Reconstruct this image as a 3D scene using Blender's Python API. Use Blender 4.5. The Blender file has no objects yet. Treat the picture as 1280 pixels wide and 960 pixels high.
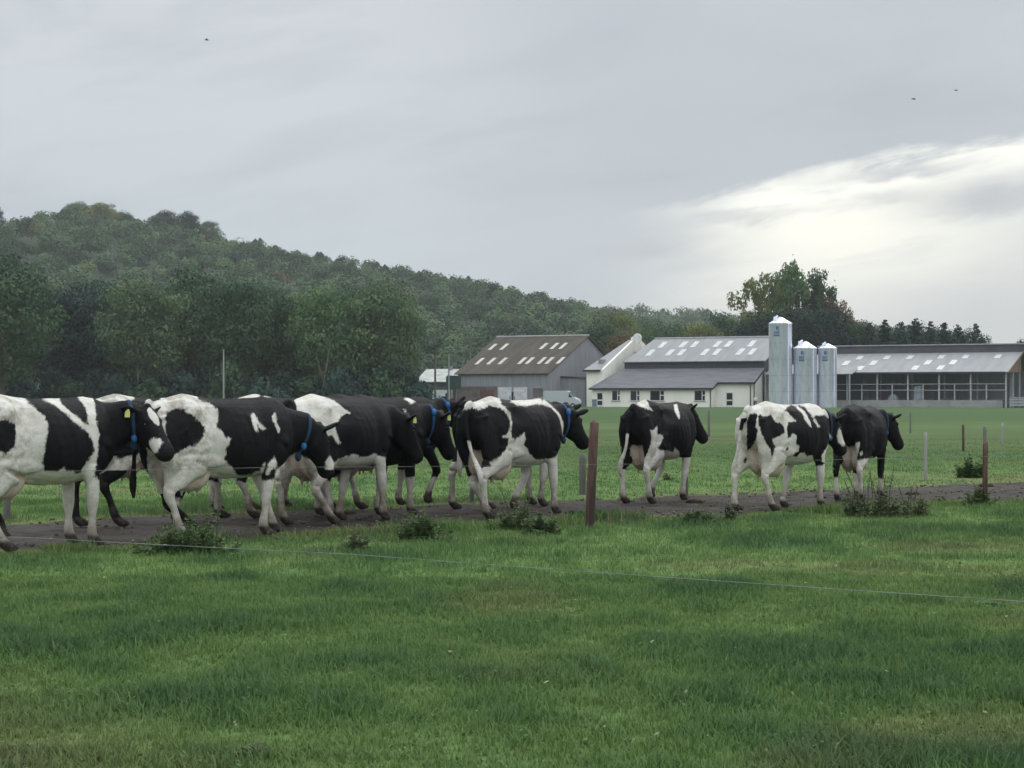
import bpy, bmesh, math, random
import numpy as np
from mathutils import Vector, Matrix
from mathutils.bvhtree import BVHTree

R = math.radians
sc = bpy.context.scene
COL = sc.collection
RNG = np.random.default_rng(7)
random.seed(7)

# ------------------------------------------------------------------ camera
CAM_H = 1.48
cam_d = bpy.data.cameras.new('camera')
cam = bpy.data.objects.new('camera', cam_d)
COL.objects.link(cam)
cam.location = (0, 0, CAM_H)
cam.rotation_euler = (R(90), 0, 0)
cam_d.sensor_width = 36
cam_d.lens = 36 * 2300 / 1280
cam_d.shift_y = 14 / 1280
cam_d.clip_start = 0.1
cam_d.clip_end = 6000
sc.camera = cam

# ------------------------------------------------------------------ exposure
sc.view_settings.view_transform = 'Standard'
sc.view_settings.look = 'None'
sc.view_settings.exposure = 0.22
sc.view_settings.gamma = 1
sc.view_settings.use_curve_mapping = False
sc.cycles.use_denoising = True
sc.cycles.max_bounces = 6
sc.cycles.diffuse_bounces = 3
sc.cycles.transparent_max_bounces = 8
sc.cycles.volume_bounces = 0

# ------------------------------------------------------------------ sun and overcast sky
SUN_EL, SUN_AZ = 38, 22        # azimuth to the right of straight ahead
sun_d = bpy.data.lights.new('sun', 'SUN')
sun_d.energy = 0.7
sun_d.angle = R(25)
sun_d.color = (1.0, 0.96, 0.88)
sun = bpy.data.objects.new('sun', sun_d)
COL.objects.link(sun)
sd = Vector((math.sin(R(SUN_AZ)) * math.cos(R(SUN_EL)), math.cos(R(SUN_AZ)) * math.cos(R(SUN_EL)), math.sin(R(SUN_EL))))
sun.rotation_euler = (-sd).to_track_quat('-Z', 'Y').to_euler()

world = bpy.data.worlds.new('World')
sc.world = world
world.use_nodes = True
wt = world.node_tree
wt.nodes.clear()


class NT:
    """small helper for writing node trees"""
    def __init__(self, tree):
        self.t = tree

    def node(self, kind, **kw):
        n = self.t.nodes.new(kind)
        for k, v in kw.items():
            setattr(n, k, v)
        return n

    def put(self, sock, v):
        if isinstance(v, bpy.types.NodeSocket):
            self.t.links.new(v, sock)
        else:
            sock.default_value = v

    def math(self, op, a, b=None, c=None, clamp=False):
        n = self.node('ShaderNodeMath', operation=op, use_clamp=clamp)
        for i, v in enumerate((a, b, c)):
            if v is not None:
                self.put(n.inputs[i], v)
        return n.outputs[0]

    def ramp(self, v, lo, hi, smooth=True):
        n = self.node('ShaderNodeMapRange', interpolation_type='SMOOTHSTEP' if smooth else 'LINEAR')
        self.put(n.inputs['Value'], v)
        self.put(n.inputs['From Min'], lo)
        self.put(n.inputs['From Max'], hi)
        return n.outputs[0]

    def mix(self, f, a, b, blend='MIX'):
        n = self.node('ShaderNodeMix', data_type='RGBA', blend_type=blend)
        self.put(n.inputs[0], f)
        self.put(n.inputs[6], a if isinstance(a, bpy.types.NodeSocket) else (*a, 1))
        self.put(n.inputs[7], b if isinstance(b, bpy.types.NodeSocket) else (*b, 1))
        return n.outputs[2]

    def noise(self, vec, scale, detail=4, rough=0.55, dim='3D', dist=0.0):
        n = self.node('ShaderNodeTexNoise', noise_dimensions=dim)
        if vec is not None:
            self.put(n.inputs['Vector'], vec)
        n.inputs['Scale'].default_value = scale
        n.inputs['Detail'].default_value = detail
        n.inputs['Roughness'].default_value = rough
        n.inputs['Distortion'].default_value = dist
        return n.outputs['Fac']

    def combine(self, x, y, z):
        n = self.node('ShaderNodeCombineXYZ')
        for i, v in enumerate((x, y, z)):
            self.put(n.inputs[i], v)
        return n.outputs[0]

    def attr(self, name, out='Fac'):
        n = self.node('ShaderNodeAttribute', attribute_name=name)
        return n.outputs[out]


W = NT(wt)
tc = W.node('ShaderNodeTexCoord')
sep = W.node('ShaderNodeSeparateXYZ')
wt.links.new(tc.outputs['Generated'], sep.inputs[0])
az = W.math('ARCTAN2', sep.outputs[0], sep.outputs[1])            # compass angle, right of ahead positive
el = W.math('ARCSINE', sep.outputs[2])
# layered stratus: long flat streaks that tilt up towards the right
tilt = W.math('SUBTRACT', el, W.math('MULTIPLY', az, 0.16))
sv = W.combine(W.math('MULTIPLY', az, 6.0), W.math('MULTIPLY', tilt, 24.0), 0.0)
n1 = W.noise(sv, 1.1, 5, 0.55, dist=0.4)
sv2 = W.combine(W.math('MULTIPLY', az, 9.0), W.math('MULTIPLY', tilt, 45.0), 3.7)
n2 = W.noise(sv2, 1.3, 6, 0.6, dist=0.6)
n3 = W.noise(W.combine(W.math('MULTIPLY', az, 3.0), W.math('MULTIPLY', el, 8.0), 8.0), 1.0, 3, 0.5)
base = W.mix(W.ramp(el, 0.03, 0.19), (0.455, 0.525, 0.562), (0.560, 0.592, 0.624))
base = W.mix(W.ramp(az, -0.12, 0.10), base, W.mix(W.ramp(el, 0.06, 0.20), (0.440, 0.485, 0.520), (0.450, 0.482, 0.518)))
base = W.mix(W.math('MULTIPLY', W.ramp(n1, 0.42, 0.72), 0.42), base, (0.365, 0.400, 0.438))
base = W.mix(W.math('MULTIPLY', W.ramp(n3, 0.45, 0.75), 0.40), base, (0.545, 0.590, 0.618))
# bright break in the cloud low down on the right
wob = W.math('SUBTRACT', n2, 0.5)
n4 = W.noise(W.combine(W.math('MULTIPLY', az, 26.0), W.math('MULTIPLY', tilt, 70.0), 1.3), 1.4, 6, 0.62)
wob1 = W.math('SUBTRACT', n1, 0.5)
edge = W.math('ADD', W.math('MULTIPLY', W.math('SUBTRACT', az, 0.0826), 0.185), 0.104)   # upper edge of the break
edge = W.math('ADD', edge, W.math('ADD', W.math('MULTIPLY', wob, 0.026), W.math('MULTIPLY', W.math('SUBTRACT', n4, 0.5), 0.012)))
gap = W.math('SUBTRACT', edge, el)                                                        # how far below that edge
below = W.ramp(gap, -0.002, 0.0065)
lat = W.ramp(W.math('ADD', az, W.math('MULTIPLY', wob1, 0.10)), 0.035, 0.14)


def blob(a0, e0, ra, re, amt):
    """soft flattened patch of cloud around a direction"""
    x_ = W.math('DIVIDE', W.math('SUBTRACT', W.math('ADD', az, W.math('MULTIPLY', wob1, 0.05)), a0), ra)
    y_ = W.math('DIVIDE', W.math('SUBTRACT', W.math('ADD', W.math('SUBTRACT', el, W.math('MULTIPLY', W.math('SUBTRACT', az, a0), 0.10)), W.math('ADD', W.math('MULTIPLY', wob, 0.022), W.math('MULTIPLY', W.math('SUBTRACT', n4, 0.5), 0.014))), e0), re)
    g_ = W.math('POWER', 2.718, W.math('MULTIPLY', W.math('ADD', W.math('MULTIPLY', x_, x_), W.math('MULTIPLY', y_, y_)), -1.0))
    return W.math('MULTIPLY', g_, amt)


low = W.mix(W.ramp(el, 0.025, 0.075), (0.56, 0.585, 0.585), (0.70, 0.715, 0.685))
core = blob(0.165, 0.088, 0.085, 0.030, 0.95)
lit = W.mix(core, low, (0.97, 0.955, 0.84))
rim_y = W.math('DIVIDE', W.math('SUBTRACT', gap, 0.011), 0.0085)
rim = W.math('MULTIPLY', W.math('POWER', 2.718, W.math('MULTIPLY', W.math('MULTIPLY', rim_y, rim_y), -1.0)), W.ramp(az, 0.085, 0.15))
lit = W.mix(W.math('MULTIPLY', rim, 0.95), lit, (1.02, 1.01, 0.92))
for blob_args in ((0.258, 0.104, 0.040, 0.0095, 1.0), (0.212, 0.119, 0.035, 0.0050, 0.85), (0.255, 0.040, 0.05, 0.022, 0.6), (0.12, 0.095, 0.04, 0.004, 0.6), (0.30, 0.075, 0.04, 0.02, 0.5), (0.20, 0.104, 0.022, 0.0035, 0.5), (0.095, 0.070, 0.03, 0.006, 0.4)):
    lit = W.mix(blob(*blob_args), lit, (0.47, 0.49, 0.51))
lit = W.mix(W.math('MULTIPLY', W.ramp(n2, 0.48, 0.70), 0.30), lit, (0.53, 0.55, 0.56))
cloud = W.mix(W.math('MULTIPLY', below, lat), base, lit)
cloud = W.mix(blob(0.074, 0.080, 0.024, 0.0065, 0.65), cloud, (0.42, 0.435, 0.47))
back = W.math('SUBTRACT', 1.0, W.ramp(sep.outputs[1], -0.6, 0.1))
cloud = W.mix(back, cloud, (0.70, 0.73, 0.78))  # unseen sky behind the camera, brightened to light the front faces
# invented bright patch in the unseen rear sky, lighting silos and cow fronts
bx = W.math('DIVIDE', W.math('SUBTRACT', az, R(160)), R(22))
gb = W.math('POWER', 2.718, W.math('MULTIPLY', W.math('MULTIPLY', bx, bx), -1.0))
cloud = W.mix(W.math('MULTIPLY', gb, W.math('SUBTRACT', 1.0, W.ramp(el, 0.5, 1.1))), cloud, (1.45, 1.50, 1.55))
zen = W.ramp(el, 0.22, 0.95)
cloud = W.mix(zen, cloud, (1.55, 1.60, 1.66))
sky = W.node('ShaderNodeTexSky', sky_type='NISHITA', sun_disc=False)
sky.sun_elevation = R(SUN_EL)
sky.sun_rotation = R(SUN_AZ)
bg1 = W.node('ShaderNodeBackground')
bg1.inputs['Strength'].default_value = 0.08
wt.links.new(sky.outputs[0], bg1.inputs['Color'])
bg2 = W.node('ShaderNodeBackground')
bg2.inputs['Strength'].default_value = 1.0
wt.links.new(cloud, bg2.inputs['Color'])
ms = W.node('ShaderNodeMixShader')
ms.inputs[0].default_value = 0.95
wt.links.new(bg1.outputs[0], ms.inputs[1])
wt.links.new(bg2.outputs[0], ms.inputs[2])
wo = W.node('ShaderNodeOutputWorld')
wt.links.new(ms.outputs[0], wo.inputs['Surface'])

# ------------------------------------------------------------------ helpers


def new_mat(name):
    m = bpy.data.materials.new(name)
    m.use_nodes = True
    n = NT(m.node_tree)
    b = m.node_tree.nodes['Principled BSDF']
    return m, n, b


def rough_mat(name, c, c2=None, scale=3.0, rough=0.8, metal=0.0, bump=0.0, stretch=(1, 1, 1), lo=0.35, hi=0.7, spec=0.3, detail=5):
    """two-tone weathered material in object space"""
    m, n, b = new_mat(name)
    t = n.node('ShaderNodeTexCoord')
    mp = n.node('ShaderNodeMapping')
    mp.inputs['Scale'].default_value = stretch
    m.node_tree.links.new(t.outputs['Object'], mp.inputs[0])
    f = n.noise(mp.outputs[0], scale, detail, 0.6)
    c2 = c2 or tuple(v * 0.75 for v in c)
    n.put(b.inputs['Base Color'], n.mix(n.ramp(f, lo, hi), c, c2))
    b.inputs['Roughness'].default_value = rough
    b.inputs['Metallic'].default_value = metal
    b.inputs['Specular IOR Level'].default_value = spec
    if bump:
        bp = n.node('ShaderNodeBump')
        bp.inputs['Strength'].default_value = bump
        n.put(bp.inputs['Height'], f)
        m.node_tree.links.new(bp.outputs[0], b.inputs['Normal'])
    return m


def tag(o, label, cat, group=None):
    o['label'] = label
    o['category'] = cat
    if group:
        o['group'] = group
    return o


def empty(name, loc=(0, 0, 0), rz=0.0):
    o = bpy.data.objects.new(name, None)
    COL.objects.link(o)
    o.location = loc
    o.rotation_euler = (0, 0, rz)
    return o


def obj(name, mesh, mat=None, parent=None, smooth=False):
    o = bpy.data.objects.new(name, mesh)
    COL.objects.link(o)
    if mat is not None:
        mesh.materials.clear()
        mesh.materials.append(mat)
    if parent is not None:
        o.parent = parent
    if smooth:
        mesh.polygons.foreach_set('use_smooth', [True] * len(mesh.polygons))
    return o


class MB:
    """collects shapes and builds ONE mesh"""
    def __init__(self):
        self.v, self.f = [], []

    def add(self, vs, fs):
        o = len(self.v)
        self.v += [tuple(p) for p in vs]
        self.f += [tuple(i + o for i in f) for f in fs]
        return self

    def box(self, x0, x1, y0, y1, z0, z1):
        vs = [(x, y, z) for z in (z0, z1) for y in (y0, y1) for x in (x0, x1)]
        return self.add(vs, [(0, 2, 3, 1), (4, 5, 7, 6), (0, 1, 5, 4), (2, 6, 7, 3), (0, 4, 6, 2), (1, 3, 7, 5)])

    def prism(self, poly, d):
        """closed polygon (3-D points) pushed along vector d"""
        n = len(poly)
        d = Vector(d)
        vs = [Vector(p) for p in poly] + [Vector(p) + d for p in poly]
        fs = [tuple(range(n)), tuple(range(2 * n - 1, n - 1, -1))]
        fs += [(i, i + n, (i + 1) % n + n, (i + 1) % n) for i in range(n)]
        return self.add(vs, fs)

    def tube(self, pts, rads, seg=10, cap=True):
        """rads: scalars or (along up, along side)"""
        pts = [Vector(p) for p in pts]
        n = len(pts)
        vs = []
        for i, p in enumerate(pts):
            t = (pts[min(i + 1, n - 1)] - pts[max(i - 1, 0)]).normalized()
            ref = Vector((0, 0, 1)) if abs(t.z) < 0.93 else Vector((1, 0, 0))
            s = t.cross(ref).normalized()
            u = s.cross(t).normalized()
            r = rads[i] if hasattr(rads, '__len__') else rads
            ru, rs = (r if hasattr(r, '__len__') else (r, r))
            for k in range(seg):
                a = 2 * math.pi * k / seg
                vs.append(p + s * (math.cos(a) * rs) + u * (math.sin(a) * ru))
        fs = []
        for i in range(n - 1):
            for k in range(seg):
                a, b = i * seg + k, i * seg + (k + 1) % seg
                fs.append((a, b, b + seg, a + seg))
        if cap:
            fs.append(tuple(range(seg - 1, -1, -1)))
            fs.append(tuple(range((n - 1) * seg, n * seg)))
        return self.add(vs, fs)

    def lathe(self, prof, seg=40, cx=0, cy=0):
        """profile of (r, z) turned round the vertical"""
        vs = []
        for r, z in prof:
            for k in range(seg):
                a = 2 * math.pi * k / seg
                vs.append((cx + r * math.cos(a), cy + r * math.sin(a), z))
        fs = []
        for i in range(len(prof) - 1):
            for k in range(seg):
                a, b = i * seg + k, i * seg + (k + 1) % seg
                fs.append((a, b, b + seg, a + seg))
        fs.append(tuple(range(seg - 1, -1, -1)))
        fs.append(tuple(range((len(prof) - 1) * seg, len(prof) * seg)))
        return self.add(vs, fs)

    def ball(self, c, r, rx=None, ry=None, seg=14, rings=9):
        rx = rx or r
        ry = ry or r
        vs = [(c[0], c[1], c[2] - r)]
        for i in range(1, rings):
            t = math.pi * i / rings
            for k in range(seg):
                a = 2 * math.pi * k / seg
                vs.append((c[0] + rx * math.sin(t) * math.cos(a), c[1] + ry * math.sin(t) * math.sin(a), c[2] - r * math.cos(t)))
        vs.append((c[0], c[1], c[2] + r))
        fs = []
        for k in range(seg):
            fs.append((0, 1 + (k + 1) % seg, 1 + k))
        for i in range(rings - 2):
            for k in range(seg):
                a, b = 1 + i * seg + k, 1 + i * seg + (k + 1) % seg
                fs.append((a, b, b + seg, a + seg))
        last = len(vs) - 1
        o = 1 + (rings - 2) * seg
        for k in range(seg):
            fs.append((o + k, o + (k + 1) % seg, last))
        return self.add(vs, fs)

    def mesh(self, name):
        me = bpy.data.meshes.new(name)
        me.from_pydata(self.v, [], self.f)
        me.update()
        bm = bmesh.new()
        bm.from_mesh(me)
        bmesh.ops.recalc_face_normals(bm, faces=bm.faces)
        bm.to_mesh(me)
        bm.free()
        return me

    def build(self, name, mat, parent=None, smooth=False):
        return obj(name, self.mesh(name), mat, parent, smooth)


def np_mesh(name, verts, faces_flat, face_sizes, attrs=None):
    """fast mesh from numpy arrays"""
    me = bpy.data.meshes.new(name)
    me.vertices.add(len(verts))
    me.vertices.foreach_set('co', np.ascontiguousarray(verts, dtype=np.float32).ravel())
    me.loops.add(len(faces_flat))
    me.loops.foreach_set('vertex_index', np.ascontiguousarray(faces_flat, dtype=np.int32))
    me.polygons.add(len(face_sizes))
    st = np.zeros(len(face_sizes), dtype=np.int32)
    st[1:] = np.cumsum(face_sizes)[:-1]
    me.polygons.foreach_set('loop_start', st)
    for k, a in (attrs or {}).items():
        at = me.attributes.new(k, 'FLOAT', 'POINT')
        at.data.foreach_set('value', np.ascontiguousarray(a, dtype=np.float32))
    me.update(calc_edges=True)
    return me


def _hash(ix, iy, seed):
    h = (ix.astype(np.int64) * 374761393 + iy.astype(np.int64) * 668265263 + seed * 1442695041) & 0xFFFFFFFF
    h = ((h ^ (h >> 13)) * 1274126177) & 0xFFFFFFFF
    return ((h ^ (h >> 16)) & 0xFFFF) / 65535.0


def vnoise(x, y, seed=0):
    x = np.asarray(x, float)
    y = np.asarray(y, float)
    ix, iy = np.floor(x), np.floor(y)
    fx, fy = x - ix, y - iy
    fx, fy = fx * fx * (3 - 2 * fx), fy * fy * (3 - 2 * fy)
    a = _hash(ix, iy, seed) * (1 - fx) + _hash(ix + 1, iy, seed) * fx
    b = _hash(ix, iy + 1, seed) * (1 - fx) + _hash(ix + 1, iy + 1, seed) * fx
    return a * (1 - fy) + b * fy


def fbm(x, y, seed=0, oct=4):
    s, a, t = 0, 0.5, 0
    for i in range(oct):
        s = s + a * vnoise(x * 2 ** i, y * 2 ** i, seed + i * 17)
        t += a
        a *= 0.5
    return s / t


def sstep(a, b, x):
    t = np.clip((np.asarray(x, float) - a) / (b - a), 0, 1)
    return t * t * (3 - 2 * t)


# ------------------------------------------------------------------ ground
# the cow track runs from near left to far right
TN = (0.0, 21.15)                       # a point on its near edge
TD = (math.cos(R(35.2)), math.sin(R(35.2)))
TW = 3.15                               # its width


def track_uv(x, y):
    dx_, dy_ = np.asarray(x, float) - TN[0], np.asarray(y, float) - TN[1]
    return dx_ * TD[0] + dy_ * TD[1], -dx_ * TD[1] + dy_ * TD[0]      # along, across (0 near edge, TW far edge)


def track_mask(x, y):
    u, v = track_uv(x, y)
    n = (fbm(np.asarray(x) * 1.1, np.asarray(y) * 1.1, 31, 4) - 0.5) * 1.7 + (vnoise(np.asarray(x) * 6, np.asarray(y) * 6, 32) - .5) * 0.25
    return sstep(-0.18, 0.18, v + n) * (1 - sstep(TW - 0.2, TW + 0.25, v + n))


def ground_h(x, y):
    x = np.asarray(x, float)
    y = np.asarray(y, float)
    near = 1 - sstep(30, 60, np.hypot(x, y))
    h = (fbm(x * 0.45, y * 0.45, 5, 4) - 0.5) * 0.10 * near * (0.35 + 0.65 * (1 - sstep(15, 19, y + 0.0 * x)))
    u, v = track_uv(x, y)
    tr = sstep(-0.6, 0.3, v) * (1 - sstep(TW - .3, TW + .6, v))
    h = h * (1 - 0.75 * tr)
    h = h - 0.35 * sstep(60, 200, y)
    return h


def lush_f(x, y):
    """0 yellow-green short turf ... 1 rank dark tufts"""
    a = fbm(np.asarray(x) * 0.75, np.asarray(y) * 0.65, 11, 4)
    b = fbm(np.asarray(x) * 2.3, np.asarray(y) * 1.9, 23, 3)
    return np.clip(0.45 + (a - 0.5) * 1.45 + (b - 0.5) * 1.5, 0, 1)


def dry_f(x, y):
    a = fbm(np.asarray(x) * 0.5 + 40, np.asarray(y) * 0.5, 71, 3)
    corner = sstep(0.4, 2.2, -np.asarray(x) - (np.asarray(y) - 7.3) * 0.75)       # worn turf near the left front
    u, v = track_uv(x, y)
    verge = sstep(-1.3, -0.1, v) * (1 - sstep(TW + 0.1, TW + 1.6, v))
    return np.clip(sstep(0.56, 0.78, a) * 0.7 + corner * 0.8 + verge * 0.80 * sstep(.35, .6, fbm(np.asarray(x) * 1.2, np.asarray(y) * 1.2, 77, 3)), 0, 1)


def axis(breaks):
    out = []
    for a, b, s in breaks:
        out += list(np.arange(a, b, s))
    return np.array(out + [breaks[-1][1]])


gx = axis([(-900, -300, 100), (-300, -60, 20), (-60, -20, 3), (-20, 20, 0.22), (20, 60, 3), (60, 300, 20), (300, 900, 100)])
gy = axis([(-60, 0, 10), (0, 6, 0.8), (6, 34, 0.22), (34, 60, 1.2), (60, 320, 10), (320, 1600, 80)])
GX, GY = np.meshgrid(gx, gy)
gv = np.stack([GX, GY, ground_h(GX, GY)], -1).reshape(-1, 3)
nx, ny = len(gx), len(gy)
ii = (np.arange(ny - 1)[:, None] * nx + np.arange(nx - 1)[None, :]).ravel()
gf = np.stack([ii, ii + 1, ii + nx + 1, ii + nx], -1).ravel()
near_m = 1 - sstep(30, 55, gv[:, 1])
me = np_mesh('field', gv, gf, np.full(len(ii), 4), {
    'lush': lush_f(gv[:, 0], gv[:, 1]) * near_m + 0.5 * (1 - near_m),
    'dry': dry_f(gv[:, 0], gv[:, 1]) * near_m, 'soil': track_mask(gv[:, 0], gv[:, 1]) * near_m})


GRASS_DARK, GRASS_MID, GRASS_LIGHT, GRASS_DRY = (0.064, 0.130, 0.048), (0.098, 0.182, 0.056), (0.138, 0.222, 0.068), (0.205, 0.195, 0.088)


def grass_colour(n, lush, dry, rnd):
    c = n.mix(n.ramp(lush, 0.15, 0.55), GRASS_LIGHT, GRASS_MID)
    c = n.mix(n.ramp(lush, 0.60, 0.95), c, GRASS_DARK)
    c = n.mix(n.math('MULTIPLY', dry, 0.62), c, GRASS_DRY)
    return n.mix(rnd, c, GRASS_LIGHT)


m_field, n, b = new_mat('field_turf')
geo = n.node('ShaderNodeNewGeometry')
pos = geo.outputs['Position']
sp = n.node('ShaderNodeSeparateXYZ')
n.put(sp.inputs[0], pos)
fine = n.noise(pos, 9.0, 6, 0.7)
c_near = grass_colour(n, n.attr('lush'), n.attr('dry'), n.math('MULTIPLY', n.ramp(fine, 0.4, 0.75), 0.25))
c_near = n.mix(n.math('MULTIPLY', n.ramp(fine, 0.35, 0.65), 0.35), c_near, (0.03, 0.06, 0.018))
c_near = n.mix(n.attr('soil'), c_near, (0.050, 0.044, 0.036))
# the pasture beyond: grazed bands with rank streaks
bv = n.combine(n.math('MULTIPLY', sp.outputs[0], 0.035), n.math('MULTIPLY', sp.outputs[1], 0.11), 0.0)
bands = n.noise(bv, 1.0, 5, 0.6)
patch = n.noise(n.combine(n.math('MULTIPLY', sp.outputs[0], 0.35), n.math('MULTIPLY', sp.outputs[1], 0.30), 0.0), 1.0, 6, 0.65)
brown = n.noise(n.combine(n.math('MULTIPLY', sp.outputs[0], 0.10), n.math('MULTIPLY', sp.outputs[1], 0.30), 5.0), 1.0, 5, 0.6)
c_far = n.mix(n.ramp(bands, 0.35, 0.65), (0.060, 0.104, 0.036), (0.088, 0.132, 0.048))
c_far = n.mix(n.math('MULTIPLY', n.ramp(patch, 0.48, 0.68), 0.75), c_far, (0.044, 0.082, 0.030))
c_far = n.mix(n.math('MULTIPLY', n.math('MULTIPLY', n.ramp(brown, 0.54, 0.66), n.math('SUBTRACT', 1.0, n.ramp(sp.outputs[1], 70, 85))), 0.65), c_far, (0.085, 0.085, 0.040))
c_far = n.mix(n.math('MULTIPLY', n.ramp(fine, 0.45, 0.7), 0.30), c_far, (0.105, 0.145, 0.052))
c_far = n.mix(n.math('MULTIPLY', n.math('MULTIPLY', n.ramp(sp.outputs[1], 78, 84, False), n.math('SUBTRACT', 1.0, n.ramp(sp.outputs[1], 92, 104, False))), 0.55), c_far, (0.092, 0.152, 0.054))
c_far = n.mix(n.math('MULTIPLY', n.ramp(sp.outputs[1], 100, 130), 0.7), c_far, (0.052, 0.098, 0.036))
n.put(b.inputs['Base Color'], n.mix(n.ramp(sp.outputs[1], 30, 50), c_near, c_far))
b.inputs['Roughness'].default_value = 0.95
b.inputs['Specular IOR Level'].default_value = 0.1
bp = n.node('ShaderNodeBump')
bp.inputs['Strength'].default_value = 0.6
bp.inputs['Distance'].default_value = 0.12
n.put(bp.inputs['Height'], n.noise(pos, 4.0, 7, 0.75))
m_field.node_tree.links.new(bp.outputs[0], b.inputs['Normal'])
fo = obj('field', me, m_field)
fo['kind'] = 'structure'

# the track itself: one sheet lying on the ground with ragged edges
uu = np.arange(-30, 60, 0.07)
vv = np.linspace(-0.05, TW + 0.05, 52)
UU, VV = np.meshgrid(uu, vv)
edge_n = (fbm(UU * 0.9, UU * 0 + 3, 41, 5) - 0.5) * 1.3
edge_f = (fbm(UU * 0.9, UU * 0 + 9, 43, 5) - 0.5) * 1.3
tt = VV / TW
VV = VV + edge_n * (1 - tt) + edge_f * tt
TX = TN[0] + UU * TD[0] - VV * TD[1]
TY = TN[1] + UU * TD[1] + VV * TD[0]
rut = -0.018 * np.sin(np.pi * np.clip(tt, 0, 1)) + (fbm(TX * 2.2, TY * 2.2, 51, 4) - 0.5) * 0.05 - .03 * sstep(.62, .75, vnoise(TX * 7, TY * 7, 52))
TZ = ground_h(TX, TY) + 0.012 + np.where((tt > 0.06) & (tt < 0.94), rut + 0.012, -0.012)
tv = np.stack([TX, TY, TZ], -1).reshape(-1, 3)
nu, nv = len(uu), len(vv)
ii = (np.arange(nv - 1)[:, None] * nu + np.arange(nu - 1)[None, :]).ravel()
me = np_mesh('dirt_track', tv, np.stack([ii, ii + 1, ii + nu + 1, ii + nu], -1).ravel(), np.full(len(ii), 4))
m_track, n, b = new_mat('trodden_earth')
geo = n.node('ShaderNodeNewGeometry')
pos = geo.outputs['Position']
f1, f2, f3 = n.noise(pos, 1.1, 5, 0.6), n.noise(pos, 9.0, 5, 0.7), n.noise(pos, 3.2, 4, 0.6)
c = n.mix(n.ramp(f1, 0.35, 0.65), (0.036, 0.032, 0.027), (0.054, 0.048, 0.041))
c = n.mix(n.math('MULTIPLY', n.ramp(f2, 0.5, 0.72), 0.5), c, (0.085, 0.077, 0.068))
c = n.mix(n.math('MULTIPLY', n.ramp(f3, 0.56, 0.68), 0.7), c, (0.021, 0.018, 0.015))
n.put(b.inputs['Base Color'], c)
n.put(b.inputs['Roughness'], n.math('SUBTRACT', 0.95, n.math('MULTIPLY', n.ramp(f3, 0.5, 0.7), 0.25)))
b.inputs['Specular IOR Level'].default_value = 0.25
bp = n.node('ShaderNodeBump')
bp.inputs['Strength'].default_value = 0.7
bp.inputs['Distance'].default_value = 0.05
n.put(bp.inputs['Height'], n.noise(pos, 7.0, 7, 0.7))
m_track.node_tree.links.new(bp.outputs[0], b.inputs['Normal'])
to = obj('dirt_track', me, m_track, smooth=True)
to['kind'] = 'structure'

# ------------------------------------------------------------------ hill behind
SIL = [(-400, 268), (-200, 276), (0, 292), (20, 288), (35, 281), (60, 279), (80, 266), (110, 262), (150, 270), (185, 277), (235, 272), (250, 283), (300, 298), (350, 308),
       (400, 319), (450, 326), (500, 337), (550, 345), (600, 355), (650, 366), (700, 377), (750, 388), (800, 402), (900, 430), (1000, 470), (1100, 494)]
RIDGE_Y = 800
sx = [(p - 640) / 2300 * RIDGE_Y for p, _ in SIL]
sz = [max(-1.0, CAM_H + (494 - q) / 2300 * RIDGE_Y - 6.0) for _, q in SIL]


def hill_h(x, y):
    x = np.asarray(x, float)
    y = np.asarray(y, float)
    t = np.clip((y - 430) / (RIDGE_Y - 430), 0, 1)
    prof = np.where(y < RIDGE_Y, t ** 0.85 * (1 + 0.10 * np.sin(t * math.pi)), 1 - 0.5 * sstep(RIDGE_Y, 1300, y))
    h = np.interp(x, sx, sz) * prof
    h = h + (fbm(x / 60, y / 60, 61, 3) - 0.5) * 10 * t * (1 - 0.7 * sstep(700, 800, y))
    return h - 2.0 * (1 - t)


SIL2 = [(500, 395), (650, 392), (780, 386), (800, 385), (850, 385), (900, 388), (950, 392), (1000, 398), (1060, 402), (1090, 405), (1130, 412), (1180, 425), (1240, 445), (1320, 470), (1420, 494)]
FAR_Y = 1150
sx2 = [(p - 640) / 2300 * FAR_Y for p, _ in SIL2]
sz2 = [max(-1.0, CAM_H + (494 - q) / 2300 * FAR_Y - 5.0) for _, q in SIL2]


def ridge_h(x, y):
    t = np.clip((np.asarray(y, float) - 820) / (FAR_Y - 820), 0, 1)
    prof = np.where(np.asarray(y) < FAR_Y, t ** 0.9, 1 - 0.5 * sstep(FAR_Y, 1500, y))
    return np.interp(x, sx2, sz2, left=sz2[0], right=0) * prof - 3 * (1 - t)


m_soil = rough_mat('woodland_floor', (0.034, 0.056, 0.032), (0.026, 0.044, 0.026), 0.05, 0.95)
for nm, fn, xr, yr in (('hill', hill_h, (-430, 190), (425, 1250)), ('far_hill', ridge_h, (-80, 420), (815, 1450))):
    hx = np.arange(xr[0], xr[1], 8.0)
    hy = np.arange(yr[0], yr[1], 8.0)
    HX, HY = np.meshgrid(hx, hy)
    hv = np.stack([HX, HY, fn(HX, HY)], -1).reshape(-1, 3)
    ii = (np.arange(len(hy) - 1)[:, None] * len(hx) + np.arange(len(hx) - 1)[None, :]).ravel()
    me = np_mesh(nm, hv, np.stack([ii, ii + 1, ii + len(hx) + 1, ii + len(hx)], -1).ravel(), np.full(len(ii), 4))
    o = obj(nm, me, m_soil, smooth=True)
    o['kind'] = 'structure'

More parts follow.
